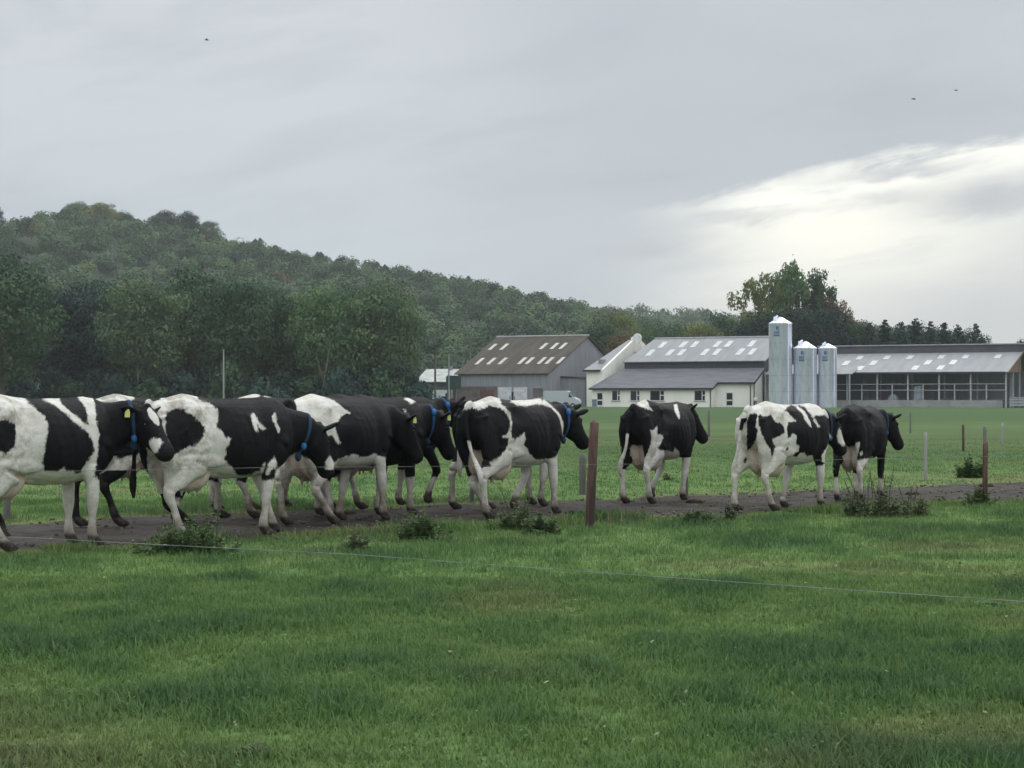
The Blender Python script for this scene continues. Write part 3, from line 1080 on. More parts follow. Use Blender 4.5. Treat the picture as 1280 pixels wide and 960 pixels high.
m_roof_brown = rough_mat('mossy_fibre_cement_roof', (0.050, 0.045, 0.036), (0.080, 0.071, 0.056), 0.5, 0.9, stretch=(1.5, .3, .3))
m_sheet = rough_mat('weathered_grey_sheeting', (0.26, 0.27, 0.295), (0.20, 0.205, 0.22), 0.8, 0.7, stretch=(2.5, 2.5, .25))
m_sheet_light = rough_mat('light_grey_sheeting', (0.33, 0.345, 0.36), (0.26, 0.27, 0.29), 0.6, 0.7, stretch=(2, 2, .2))
m_stone = rough_mat('old_stone_wall', (0.155, 0.135, 0.125), (0.095, 0.085, 0.082), 0.9, 0.95)
m_red = rough_mat('rusty_red_door', (0.13, 0.075, 0.06), (0.10, 0.06, 0.05), 1.5, 0.85)
m_door_white = rough_mat('dirty_white_doors', (0.60, 0.63, 0.66), (0.44, 0.46, 0.49), 1.2, 0.8)
m_skylight = rough_mat('translucent_roof_sheet', (0.53, 0.55, 0.56), (0.42, 0.435, 0.44), 1.0, 0.5)
m_skylight_old = rough_mat('old_roof_light', (0.50, 0.50, 0.47), (0.38, 0.375, 0.34), 1.0, 0.6)
m_dark = rough_mat('dark_opening', (0.018, 0.019, 0.022), (0.028, 0.028, 0.03), 1.0, 0.9)
m_cream = rough_mat('cream_render', (0.85, 0.835, 0.765), (0.77, 0.755, 0.69), 0.4, 0.85, stretch=(1, 1, .4))
m_slate = rough_mat('blue_grey_slate_roof', (0.150, 0.157, 0.168), (0.108, 0.114, 0.124), 0.9, 0.75, stretch=(.4, 2, 2))
m_roof_grey = rough_mat('grey_fibre_roof', (0.265, 0.275, 0.278), (0.22, 0.228, 0.232), 0.5, 0.75, stretch=(2, .3, .3))
m_roof_shed = rough_mat('pale_grey_shed_roof', (0.275, 0.285, 0.288), (0.23, 0.238, 0.242), 0.5, 0.75, stretch=(2, .3, .3))
m_band = rough_mat('dark_ventilated_boarding', (0.055, 0.062, 0.070), (0.038, 0.043, 0.05), 2.0, 0.85, stretch=(6, 1, .2))
m_fascia = rough_mat('dark_fascia', (0.035, 0.038, 0.045), None, 2.0, 0.6)
m_glass, _n, _b = new_mat('window_glass')
_b.inputs['Base Color'].default_value = (0.02, 0.024, 0.03, 1)
_b.inputs['Roughness'].default_value = 0.08
_b.inputs['Specular IOR Level'].default_value = 0.6
m_frame = rough_mat('white_window_frame', (0.74, 0.74, 0.72), None, 2.0, 0.5)
m_conc = rough_mat('concrete_wall', (0.30, 0.305, 0.305), (0.22, 0.225, 0.225), 0.7, 0.9)
m_steel = rough_mat('galvanised_post', (0.42, 0.44, 0.46), (0.32, 0.335, 0.36), 3.0, 0.55, metal=.3)
m_timber = rough_mat('orange_timber_boarding', (0.24, 0.17, 0.125), (0.18, 0.125, 0.09), 1.0, 0.85, stretch=(3, 3, .3))
m_ridge = rough_mat('dark_ridge_vent', (0.085, 0.090, 0.098), (0.06, 0.064, 0.07), 1.0, 0.8, stretch=(.5, 1, 1))


def slab(mb, pts, t=.12):
    """a roof sheet from its outline, pushed down by its thickness"""
    a, b_, c = (Vector(p) for p in pts[:3])
    nrm = (b_ - a).cross(c - a).normalized()
    if nrm.z < 0:
        nrm = -nrm
    return mb.prism(pts, -nrm * t)


def skylights(parent, plane, spots, du, dv, mat, shear=0.0):
    """each translucent sheet lies a little proud of the roof; plane(u, v) -> z"""
    for (u, v) in spots:
        m = MB()
        pts = [(u, v, plane(v) + .05), (u + du, v, plane(v) + .05), (u + du, v + dv, plane(v + dv) + .05), (u, v + dv, plane(v + dv) + .05)]
        slab(m, pts, .04)
        m.build('skylight', mat, parent)


def window(parent, u0, u1, v, z0, z1, side=True):
    """cream-wall window: one big pane and a narrow split light"""
    f = MB()
    t = .09
    um = u1 - (u1 - u0) * .26
    f.box(u0, u1, v - .05, v + .02, z0, z0 + t)
    f.box(u0, u1, v - .05, v + .02, z1 - t, z1)
    f.box(u0, u0 + t, v - .05, v + .02, z0 + t, z1 - t)
    f.box(u1 - t, u1, v - .05, v + .02, z0 + t, z1 - t)
    if side:
        f.box(um - .13, um, v - .05, v + .02, z0 + t, z1 - t)
        zm = (z0 + z1) / 2 + .05
        f.box(um, u1 - t, v - .048, v + .02, zm - .07, zm + .07)
    w = f.build('window', m_frame, parent)
    g = MB()
    g.box(u0 + t, u1 - t, v - .025, v + .012, z0 + t, z1 - t)
    g.build('pane', m_glass, w)
    s = MB()
    s.box(u0 - .08, u1 + .08, v - .13, v, z0 - .09, z0 - .004)
    s.build('sill', m_conc, w)
    return w


# --- old barn with the brown roof
barn = empty('old_barn', (-9.2, 300.2, GZ), TH)
tag(barn, 'old grey barn with a mossy brown roof and pale roof lights', 'barn')
BL, BW, BE, BR = 16.9, 29.0, 5.35, 11.75
BM = BW / 2
m = MB()
m.prism([(0.25, .3, 0), (0.25, BW - .3, 0), (0.25, BW - .3, BE), (0.25, BM, BR - .15), (0.25, .3, BE)], (.2, 0, 0))
m.prism([(BL - .45, .3, 0), (BL - .45, BW - .3, 0), (BL - .45, BW - .3, BE), (BL - .45, BM, BR - .15), (BL - .45, .3, BE)], (.25, 0, 0))
m.box(.45, BL - .45, .3, .5, 3.3, BE)
m.box(.45, BL - .45, BW - .5, BW - .3, 0, BE)
m.build('wall', m_sheet, barn)
m = MB()
m.box(0.1, 7.6, .1, .45, 0, 3.3)
m.build('stone_wall', m_stone, barn)
m = MB()
m.box(7.6, BL - .2, .14, .45, 0, 3.3)
m.build('lower_wall', m_sheet, barn)
m = MB()
slab(m, [(-.2, -.2, BE), (BL + .2, -.2, BE), (BL + .2, BM, BR), (-.2, BM, BR)], .14)
slab(m, [(-.2, BM, BR), (BL + .2, BM, BR), (BL + .2, BW + .2, BE), (-.2, BW + .2, BE)], .14)
rf = m.build('roof', m_roof_brown, barn)
m = MB()
m.tube([(-.25, BM, BR + .04), (BL + .25, BM, BR + .04)], .16, 8)
m.build('ridge_cap', m_sheet_light, rf)
bp_ = lambda v: BE + (BR - BE) * (v + .2) / (BM + .2)
skylights(barn, bp_, [(1.6 + d, 3.4) for d in (0, 2.2, 4.3, 7.9, 9.3, 11.5, 12.9, 15.0 - .1)], .62, 2.5, m_skylight_old)
skylights(barn, bp_, [(0.9 + d, 9.2) for d in (0, 2.2, 9.6, 11.6, 13.2)], .62, 2.4, m_skylight_old)
m = MB()
m.box(4.5, 7.0, .02, .1, .55, 2.75)
m.build('door', m_red, barn)
for u0 in (7.9, 10.7):
    m = MB()
    m.box(u0, u0 + 2.4, .02, .13, .05, 3.15)
    d = m.build('door', m_door_white, barn)
    m = MB()
    m.box(u0 + (2.1 if u0 < 9 else .15), u0 + (2.2 if u0 < 9 else .25), -.05, .018, 1.2, 1.7)
    m.build('handle', m_fascia, d)
m = MB()
m.box(10.32, 10.68, .06, .13, .05, 2.4)
m.build('gap_door', m_dark, barn)
m = MB()
m.box(14.2, 15.9, .04, .13, 1.3, 3.0)
m.build('window', m_stone, barn)
m = MB()
m.box(BL - .2, BL + 4.2, 5.0, 15, 0, 4.6)
m.build('side_lean_to', m_sheet, barn)
m = MB()
slab(m, [(BL - .15, 4.7, 4.95), (BL + 4.6, 4.7, 4.7), (BL + 4.6, 15.3, 4.7), (BL - .15, 15.3, 4.95)], .12)
m.build('lean_to_roof', m_roof_brown, barn)

# --- low shed with a white roof, left of the barn
low = empty('low_shed', (far_x(521, 304), 304, GZ), R(-12))
tag(low, 'low dark shed with a bright white roof left of the old barn', 'shed')
m = MB()
m.box(0, 6.4, 0, 7, 0, 3.9)
m.build('wall', rough_mat('blue_grey_sheeting', (.085, .105, .125), (.06, .075, .09), 1.0, .8, stretch=(2, 2, .2)), low)
m = MB()
slab(m, [(-.2, -.25, 4.1), (6.5, -.25, 4.1), (6.5, 7, 6.3), (-.2, 7, 6.3)], .12)
m.build('roof', rough_mat('white_roof_sheet', (.42, .44, .43), (.26, .29, .25), .7, .7), low)
m = MB()
m.box(-.25, 6.55, -.36, -.252, 3.72, 4.02)
m.build('gutter', m_fascia, low)
m = MB()
m.box(2.0, 6.1, -.12, -.003, 0, 2.75)
m.build('sliding_door', m_door_white, low)
m = MB()
m.box(4.9, 5.4, -.16, -.125, .02, 2.2)
m.build('door', m_dark, low)
tank = empty('oil_tank', (far_x(567, 297), 297, GZ), TH)
tag(tank, 'dark green tank raised on legs at the left corner of the old barn', 'tank')
m = MB()
m.box(-1.0, 1.0, -.7, .7, 2.9, 4.9)
m.box(-.9, .9, -.6, .6, 4.9, 5.05)
m.build('vessel', rough_mat('dark_green_plastic', (.022, .055, .042), None, 2, .5), tank)
for a in (-.8, .8):
    for c in (-.5, .5):
        m = MB()
        m.box(a - .08, a + .08, c - .08, c + .08, 0, 2.9)
        m.build('leg', m_stone, tank)
yard = MB()
yard.box(0, 3.4, 0, .25, 0, 1.55)
o = yard.build('yard_wall', m_stone)
o.location = (far_x(577, 293), 293, GZ)
o.rotation_euler = (0, 0, TH)
tag(o, 'short rough brown yard wall in front of the stone part of the barn', 'wall')

# --- cream building with the long grey roofs
cb = empty('dairy_building', (12.6, 290, GZ), TH)
tag(cb, 'cream farm building with long grey roofs and a row of small windows', 'farm building')
SL = (5.95 - 3.0) / 6.0            # lean-to slope
m = MB()
m.box(0.0, 20.25, 0, .3, 0, 3.05)
m.prism([(0, .3, 0), (0, 6, 0), (0, 6, 5.8), (0, .3, 3.0)], (.3, 0, 0))
m.box(20.25, 26.2, 1.75, 2.05, 0, 3.85)
m.prism([(20.25 - .3, .3, 0), (20.25 - .3, 1.75, 0), (20.25 - .3, 1.75, 3.8), (20.25 - .3, .3, 3.05)], (.298, 0, 0))
m.prism([(25.9, 2.05, 0), (25.9, 8.6, 0), (25.9, 8.6, 6.9), (25.9, 6.0, 5.75), (25.9, 2.05, 3.85)], (.302, 0, 0))
m.build('wall', m_cream, cb)
m = MB()
slab(m, [(-.35, -.4, 3.0), (20.55, -.4, 3.0), (20.55, 1.35, 3.0 + SL * 1.75), (26.6, 1.35, 3.0 + SL * 1.75), (26.6, 5.9, 3.0 + SL * 6.3), (2.7, 5.9, 3.0 + SL * 6.3)], .14)
m.build('lean_to_roof', m_slate, cb)
m = MB()
m.box(-.35, 20.6, -.53, -.402, 2.72, 3.0)
m.prism([(20.56, -.45, 2.72), (20.56, 1.4, 2.72 + SL * 1.75), (20.56, 1.4, 3.05 + SL * 1.75), (20.56, -.45, 3.0)], (.1, 0, 0))
m.box(20.66, 26.65, 1.22, 1.348, 2.72 + SL * 1.75, 3.0 + SL * 1.75)
m.prism([(26.605, 1.3, 2.72 + SL * 1.75), (26.605, 5.9, 2.72 + SL * 6.3), (26.605, 5.9, 3.04 + SL * 6.3), (26.605, 1.3, 3.02 + SL * 1.75)], (.1, 0, 0))
m.build('gutter', m_fascia, cb)
m = MB()
m.box(2.9, 26.4, 6.0, 6.25, 0, 7.15)
m.prism([(26.15, 6.25, 5.6), (26.15, 24.2, 5.6), (26.15, 24.2, 7.1), (26.15, 15.1, 10.95), (26.15, 6.25, 7.15)], (.25, 0, 0))
m.prism([(2.95, 6.25, 0), (2.95, 24.2, 0), (2.95, 24.2, 7.0), (2.95, 15.1, 6.9), (2.95, 6.25, 7.0)], (.2, 0, 0))
m.build('boarded_wall', m_band, cb)
m = MB()
RP = lambda v: 7.2 + (11.1 - 7.2) * (v - 5.6) / 9.5
slab(m, [(2.8, 5.6, 7.2), (26.8, 5.6, 7.2), (26.8, 15.1, 11.1), (4.2, 15.1, 11.1)], .14)
slab(m, [(4.2, 15.1, 11.1), (26.8, 15.1, 11.1), (26.8, 24.6, 7.2), (2.8, 24.6, 7.2)], .14)
rf = m.build('roof', m_roof_grey, cb)
m = MB()
m.tube([(4.2, 15.1, 11.16), (26.8, 15.1, 11.16)], .15, 8)
m.build('ridge_cap', m_sheet_light, rf)
skylights(cb, RP, [(u, 7.9) for u in (5.6, 9.0, 11.0, 15.0, 17.0, 20.9, 22.9)], .85, 2.5, m_skylight)
skylights(cb, RP, [(u, 11.2) for u in (6.3, 9.9, 11.9, 15.8, 17.7, 21.6)], .85, 2.5, m_skylight)
# taller left wing with its cream end wall standing above the roof
m = MB()
m.prism([(.55, 2.2, 0), (.55, 26, 0), (.55, 26, 7.0), (.55, 16.2, 11.35), (.55, 13.6, 11.35), (.55, 13.6, 10.75), (.55, 2.2, 5.95)], (.35, 0, 0))
m.box(.5, 1.6, 14.2, 15.6, 9.0, 11.5)
m.build('gable_wall', m_cream, cb)
m = MB()
m.box(-2.0, .548, 2.2, 2.5, 0, 5.9)
m.box(-2.0, -1.7, 2.5, 26, 0, 5.9)
m.build('wing_wall', m_cream, cb)
m = MB()
slab(m, [(-2.4, 1.8, 5.9), (.52, 1.8, 5.9), (.52, 15.1, 11.0), (-.5, 15.1, 11.0)], .14)
slab(m, [(-.5, 15.1, 11.0), (.52, 15.1, 11.0), (.52, 27, 6.2), (-2.4, 27, 6.2)], .14)
m.build('wing_roof', m_roof_shed, cb)
m = MB()
m.box(-2.42, .6, 1.66, 1.798, 5.62, 5.92)
m.build('wing_gutter', m_fascia, cb)
m = MB()
m.box(-.9, -.2, 4.3, 5.6, 6.75, 7.6)
m.build('roof_vent', m_sheet, cb)
dish = MB()
dish.prism([(2.0 + .75 * math.cos(a), 13.0, 11.25 + .75 * math.sin(a)) for a in [k * math.pi / 10 for k in range(20)]], (0, .12, 0))
dish.tube([(2.0, 13.12, 11.2), (2.0, 14.0, 10.3)], .05, 6)
dish.build('satellite_dish', m_frame, cb)
for u0, u1 in ((3.45, 4.9), (6.6, 8.25), (9.95, 12.4), (17.35, 19.2)):
    window(cb, u0, u1, 0, 1.0, 2.62)


def glazed_door(u0, u1, v):
    f = MB()
    f.box(u0, u1, v - .06, v - .004, .05, 2.35)
    d = f.build('door', m_frame, cb)
    for z0, z1 in ((.35, 1.0), (1.2, 2.2)):
        g = MB()
        g.box(u0 + .14, u1 - .14, v - .075, v - .062, z0, z1)
        g.build('pane', m_glass, d)


glazed_door(.85, 1.95, 0)
glazed_door(21.85, 23.05, 1.75)
for u, v, z in ((20.05, -.12, 2.7), (25.85, 1.62, 3.5), (26.33, 2.0, 3.7)):
    m = MB()
    m.tube([(u, v, 0), (u, v, z)], .07, 8)
    m.build('downpipe', m_fascia, cb)
bins = MB()
bins.box(-.35, .35, -.4, .4, .1, 1.15)
bins.box(-.38, .38, -.45, .42, 1.15, 1.25)
o = bins.build('wheelie_bin', rough_mat('blue_grey_plastic', (.16, .20, .25), None, 2, .6))
o.location = (far_x(743, 285), 285, GZ)
tag(o, 'blue grey wheelie bin by the left corner of the cream building', 'bin')

# --- link shed in the shadow behind the silos
lk = empty('link_shed', (12.6 + 26.5 * math.cos(TH) + 5.5 * .469, 290 - 26.5 * .469 + 5.5 * .883, GZ), TH)
tag(lk, 'small open link shed with a grey roof squeezed behind the silos', 'shed')
m = MB()
slab(m, [(0, 0, 5.1), (14.0, 0, 5.1), (14.0, 6, 6.6), (0, 6, 6.6)], .12)
m.build('roof', m_roof_grey, lk)
m = MB()
m.box(.05, 13.9, 5.7, 5.9, 0, 6.2)
m.build('back_wall', m_band, lk)
for u in (.3, 4.6, 9.2, 13.6):
    m = MB()
    m.box(u - .1, u + .1, .1, .3, 0, 4.95)
    m.build('post', m_steel, lk)
m = MB()
m.box(.6, 13.6, .15, .3, 0, 1.0)
m.build('low_wall', m_conc, lk)

# --- long open-sided cattle shed
sh = empty('cattle_shed', (47.5, 280, GZ), TH)
tag(sh, 'long open sided cattle shed with a pale grey roof and low concrete wall', 'cattle shed')
SE, SW_, SRZ = 5.3, 9.0, 8.35
SLEN = 27.4
m = MB()
slab(m, [(-4, -.5, SE), (SLEN + .5, -.5, SE), (SLEN + .5, SW_, SRZ), (-4, SW_, SRZ)], .12)
m.build('roof', m_roof_shed, sh)
m = MB()
m.box(-4, SLEN + 9, SW_ + .01, SW_ + .25, SRZ - .15, 9.5)
m.build('ridge_vent', m_ridge, sh)
m = MB()
m.box(-4, SLEN + 9, SW_ - .25, SW_ + .55, 9.5, 9.66)
m.build('ridge_cap', m_sheet_light, sh)
m = MB()
slab(m, [(-4, SW_ + .5, 9.5), (SLEN + 9, SW_ + .5, 9.5), (SLEN + 9, 22, 5.2), (-4, 22, 5.2)], .12)
m.build('back_roof', m_roof_shed, sh)
SP = lambda v: SE + (SRZ - SE) * (v + .5) / (SW_ + .5)
skylights(sh, SP, [(u, 5.9) for u in (3.0, 7.3, 10.9, 15.7, 19.4, 24.2)], .9, 1.8, m_skylight)
skylights(sh, SP, [(u, 3.0) for u in (1.7, 6.0, 14.4, 18.2)], .9, 2.2, m_skylight)
skylights(sh, SP, [(u, .5) for u in (4.7, 13.2, 17.0)], .9, 2.0, m_skylight)
m = MB()
m.box(-4, SLEN, -.52, -.504, SE - .25, SE + .02)
m.build('gutter', m_fascia, sh)
m = MB()
m.box(-4, SLEN - .5, 0, .22, 0, 1.15)
m.build('low_wall', m_conc, sh)
POSTS = [3.5 + 4.68 * k for k in range(-1, 5)]
for u in POSTS + [SLEN - .05]:
    m = MB()
    m.box(u - .11, u + .11, .26, .46, 0, SE - .05)
    m.build('post', m_steel, sh)
for u in [p + 2.3 for p in POSTS]:
    m = MB()
    m.box(u - .08, u + .08, .28, .44, 1.1, 3.5)
    m.build('rail_post', m_steel, sh)
for z in (2.62, 3.52):
    m = MB()
    m.tube([(-4, .24, z), (SLEN, .24, z)], .055, 8)
    m.build('rail', m_steel, sh)
m = MB()
m.box(-4, SLEN + 9, 19, 19.3, 0, 5.6)
m.box(-4, -3.7, 2, 19, 0, 5.2)
m.build('back_wall', m_sheet, sh)
for u in (1, 6, 11, 16, 21, 26):
    m = MB()
    m.box(u - .12, u + .12, 9.2, 9.4, 0, 8.0)
    m.build('inner_post', m_steel, sh)
for u in (0, 4, 8, 12, 16, 20, 24):
    m = MB()
    m.tube([(u, 5, 1.3), (u + 3.4, 5, 1.3), (u + 3.4, 5, .2)], .05, 6)
    m.tube([(u, 5, .75), (u + 3.4, 5, .75)], .04, 6)
    m.build('cubicle_rail', m_steel, sh)
m = MB()
m.prism([(SLEN + .06, -.1, SE - .02), (SLEN + .06, SW_, SRZ - .1), (SLEN + .06, SW_, SE - .02)], (.12, 0, 0))
m.build('gable_boarding', m_timber, sh)
m = MB()
m.prism([(SLEN + .502, -.55, SE - .2), (SLEN + .502, SW_, SRZ - .2), (SLEN + .502, SW_, SRZ + .1), (SLEN + .502, -.55, SE + .1)], (.08, 0, 0))
m.build('barge_board', m_timber, sh)
for v in (4.5, 8.8):
    m = MB()
    m.box(SLEN - .1, SLEN + .1, v, v + .2, 0, SE + (SRZ - SE) * v / SW_ - .2)
    m.build('post', m_steel, sh)
g = MB()
for z in (.35, .75, 1.15, 1.55):
    g.tube([(0, 0, z), (4.6, 0, z)], .05, 6)
for u in (0, 2.3, 4.6):
    g.tube([(u, 0, .05), (u, 0, 1.6)], .06, 6)
g.box(.1, 4.5, .06, .09, .3, 1.6)
o = g.build('feed_gate', m_sheet_light)
o.location = (47.5 + (SLEN + .6) * math.cos(TH), 280 - (SLEN + .6) * .469, GZ)
o.rotation_euler = (0, 0, R(8))
tag(o, 'galvanised sheeted gate at the open end of the cattle shed', 'gate')

# white feed bags and a lump of equipment inside the shed
for u, v, w, h, lab in ((8.9, 3.2, 1.5, 1.1, 'white wrapped feed pile peaked behind the shed rails'), (12.9, 3.0, 1.3, 2.3, 'tall pale blue feed bag hanging behind the shed rails')):
    m = MB()
    pts = [(0, 0, 0), (w, 0, 0), (w * .95, 0, h * .6), (w * .55, 0, h), (w * .1, 0, h * .65)] if 'peaked' in lab else [(0, 0, 0), (w, .0, .1), (w * .9, 0, h), (w * .1, 0, h * .96)]
    m.prism(pts, (0, 1.0, 0))
    me = m.mesh('feed_bag')
    bm = bmesh.new()
    bm.from_mesh(me)
    bmesh.ops.bevel(bm, geom=bm.edges[:], offset=.12, segments=2, affect='EDGES')
    bm.to_mesh(me)
    bm.free()
    o = obj('feed_bag', me, rough_mat('white_feed_bag', (.50, .58, .64), (.30, .38, .45), 2, .7))
    o.location = (47.5 + u * math.cos(TH) + v * .469, 280 - u * .469 + v * .883, GZ + 1.0)
    o.rotation_euler = (0, 0, TH)
    tag(o, lab, 'feed bag')
    ped = None

# --- silos
m_galv, n, b = new_mat('galvanised_steel')
t = n.node('ShaderNodeTexCoord')
sp = n.node('ShaderNodeSeparateXYZ')
n.put(sp.inputs[0], t.outputs['Object'])
ring = n.math('FRACT', n.math('MULTIPLY', sp.outputs[2], .42))
seam = n.math('LESS_THAN', ring, .03)
f = n.noise(n.combine(n.math('MULTIPLY', sp.outputs[0], 1.6), n.math('MULTIPLY', sp.outputs[1], 1.6), n.math('MULTIPLY', sp.outputs[2], .35)), 1.3, 5, .65)
c = n.mix(n.ramp(f, .35, .7), (.82, .85, .98), (.60, .63, .76))
c = n.mix(n.math('MULTIPLY', seam, .4), c, (.33, .36, .40))
n.put(b.inputs['Base Color'], c)
b.inputs['Metallic'].default_value = .38
n.put(b.inputs['Roughness'], n.math('ADD', .17, n.math('MULTIPLY', f, .14)))
bp = n.node('ShaderNodeBump')
bp.inputs['Strength'].default_value = .0
bp.inputs['Distance'].default_value = .02
n.put(bp.inputs['Height'], n.math('SINE', n.math('MULTIPLY', sp.outputs[2], 60.0)))
m_galv.node_tree.links.new(bp.outputs[0], b.inputs['Normal'])
m_logo = rough_mat('blue_paint', (.07, .11, .26), (.10, .14, .28), 4, .6)


def silo(px, Y, r, ztop, zcone, label):
    x = far_x(px, Y)
    s = empty('feed_silo', (x, Y, GZ), 0)
    tag(s, label, 'silo', 'galvanised feed silos beside the cream building')
    zt, zc = ztop - GZ, zcone - GZ
    m = MB()
    m.lathe([(r * .99, 0), (r, .05), (r, zt), (r * 1.01, zt + .02)], 48)
    o = m.build('body', m_galv, s)
    for p in o.data.polygons:
        p.use_smooth = abs(p.normal.z) < .5
    m = MB()
    m.lathe([(r * 1.04, zt + .02), (r * 1.04, zt + .10), (r * .22, zc - .12), (.2, zc - .05), (.2, zc), (.02, zc + .02)], 48)
    cap = m.build('cone_roof', m_galv, s)
    m = MB()
    m.tube([(-r * .7, -r * .2, zt + .1), (-r * .45, -r * .2, zc - .1), (-r * .25, -r * .15, zc + .12)], .16, 8)
    m.box(-r * .62, -r * .30, -r * .35, -r * .02, zt + .55, zc + .02)
    m.build('inlet_hatch', m_galv, cap)
    m = MB()
    a0 = R(-78)
    cx, cy = (r + .18) * math.cos(a0), (r + .18) * math.sin(a0)
    tx_, ty_ = -math.sin(a0), math.cos(a0)
    for sd_ in (-.22, .22):
        m.tube([(cx + tx_ * sd_, cy + ty_ * sd_, 2.4), (cx + tx_ * sd_, cy + ty_ * sd_, zt + .5)], .03, 5)
    k = 2.6
    while k < zt + .4:
        m.tube([(cx - tx_ * .22, cy - ty_ * .22, k), (cx + tx_ * .22, cy + ty_ * .22, k)], .022, 5)
        k += .33
    m.build('ladder', m_steel, s)
    m = MB()
    a1 = R(-60)
    m.tube([((r + .12) * math.cos(a1), (r + .12) * math.sin(a1), .3), ((r + .12) * math.cos(a1), (r + .12) * math.sin(a1), zt)], .09, 8)
    m.build('fill_pipe', m_galv, s)
    # faded blue maker's mark: an emblem over two lines of worn lettering, curved with the shell
    m = MB()

    def patch(a, b_, z0, z1):
        st = 6
        q = []
        for i in range(st + 1):
            t_ = a + (b_ - a) * i / st
            q.append(t_)
        rr = r + .012
        vs = [((rr) * math.cos(t_), rr * math.sin(t_), z) for z in (z0, z1) for t_ in q]
        m.add(vs, [(i, i + 1, i + 1 + st + 1, i + st + 1) for i in range(st)])
    c0 = R(-118)
    w = .85 / r
    zl = zt - .35
    patch(c0 - .10 * w, c0 + .28 * w, zl - .55, zl)
    patch(c0 + .34 * w, c0 + .46 * w, zl - .7, zl - .05)
    for i in range(5):
        patch(c0 + (-.45 + .2 * i) * w, c0 + (-.31 + .2 * i) * w, zl - 1.15, zl - .75)
    patch(c0 - .48 * w, c0 + .52 * w, zl - 1.5, zl - 1.25)
    m.build('emblem', m_logo, s)
    return s


silo(975.5, 272, 1.71, 12.0, 13.05, 'tallest galvanised silo with a faded blue mark, beside the cream building')
silo(1006.5, 272, 1.71, 8.34, 9.45, 'short wide galvanised silo between the tallest and the slimmest')
silo(1034.5, 272, 1.36, 8.34, 9.15, 'slimmest galvanised silo, next to the open cattle shed')

# --- utility poles
m_pole = rough_mat('tarred_pole', (0.11, 0.10, 0.085), (0.16, 0.145, 0.125), 2, .9, stretch=(1, 1, .2))
m_polegrey = rough_mat('grey_pole', (0.30, 0.31, 0.31), (0.23, 0.235, 0.235), 2, .8)


def pole(px, Y, top_y, r, mat, label, arm=0.0, ivy=False, box=False):
    x = far_x(px, Y)
    z0 = float(ground_h(x, Y))
    h = CAM_H + (494 - top_y) / 2300 * Y - z0
    e = empty('utility_pole', (x, Y, z0), R(10))
    tag(e, label, 'pole')
    m = MB()
    m.tube([(0, 0, -.2), (0, 0, h)], [r, r * .75], 10)
    m.build('pole', mat, e)
    if arm:
        m = MB()
        m.box(-arm, arm, -r - .12, -r, h - .45, h - .28)
        a = m.build('crossarm', mat, e)
        for u in (-arm * .85, 0, arm * .85):
            m = MB()
            m.lathe([(.05, h - .28), (.09, h - .2), (.06, h - .12), (.07, h - .04)], 8, u, -r - .06)
            m.build('insulator', m_fascia, a)
    if box:
        m = MB()
        m.box(.1, .55, -.2, .2, h * .70, h * .78)
        m.build('junction_box', mat, e)
    if ivy:
        rng = np.random.default_rng(77)
        P, N_ = [], []
        for c, q, k in (((-1.0, 0, h - .6), 1.2, 260), ((.3, 0, h - .2), 1.1, 240), ((-.2, .2, h - 1.3), .8, 160), ((.8, 0, h + .5), .7, 120)):
            p, nm = shell(c, (q, q, q * .7), k, rng, .3, 1.1)
            P.append(p)
            N_.append(nm)
        P = np.concatenate(P)
        me = cards_mesh('ivy', cards(P, np.concatenate(N_), .35 * rng.uniform(.6, 1.3, len(P)), rng, .8), rng.uniform(.2, .9, len(P)))
        obj('ivy', me, FOL['grey'], e)
    return e


pole(544, 262, 428, .17, m_pole, 'wooden pole with a bushy ivy head and crossarm, left of the old barn', arm=.9, ivy=True)
pole(561, 266, 443, .13, m_polegrey, 'plain grey pole with a small box at the corner of the old barn', box=True)
pole(588, 345, 424, .18, m_pole, 'far pole with a short crossarm showing above the brown barn roof', arm=.55)
pole(279.5, 190, 437, .10, m_polegrey, 'pale grey field pole standing before the dark tree row')

# --- vehicles
m_silver, n, b = new_mat('silver_grey_paint')
b.inputs['Base Color'].default_value = (.42, .46, .49, 1)
b.inputs['Roughness'].default_value = .35
m_white, n, b = new_mat('white_paint')
b.inputs['Base Color'].default_value = (.74, .77, .79, 1)
b.inputs['Roughness'].default_value = .3
m_tyre = rough_mat('tyre_rubber', (.02, .02, .022), None, 3, .9)
m_rim = rough_mat('wheel_rim', (.35, .36, .37), None, 3, .4, metal=.6)
m_lamp = rough_mat('headlight_glass', (.7, .73, .75), None, 3, .15)
m_plast = rough_mat('black_plastic', (.03, .03, .033), None, 3, .6)


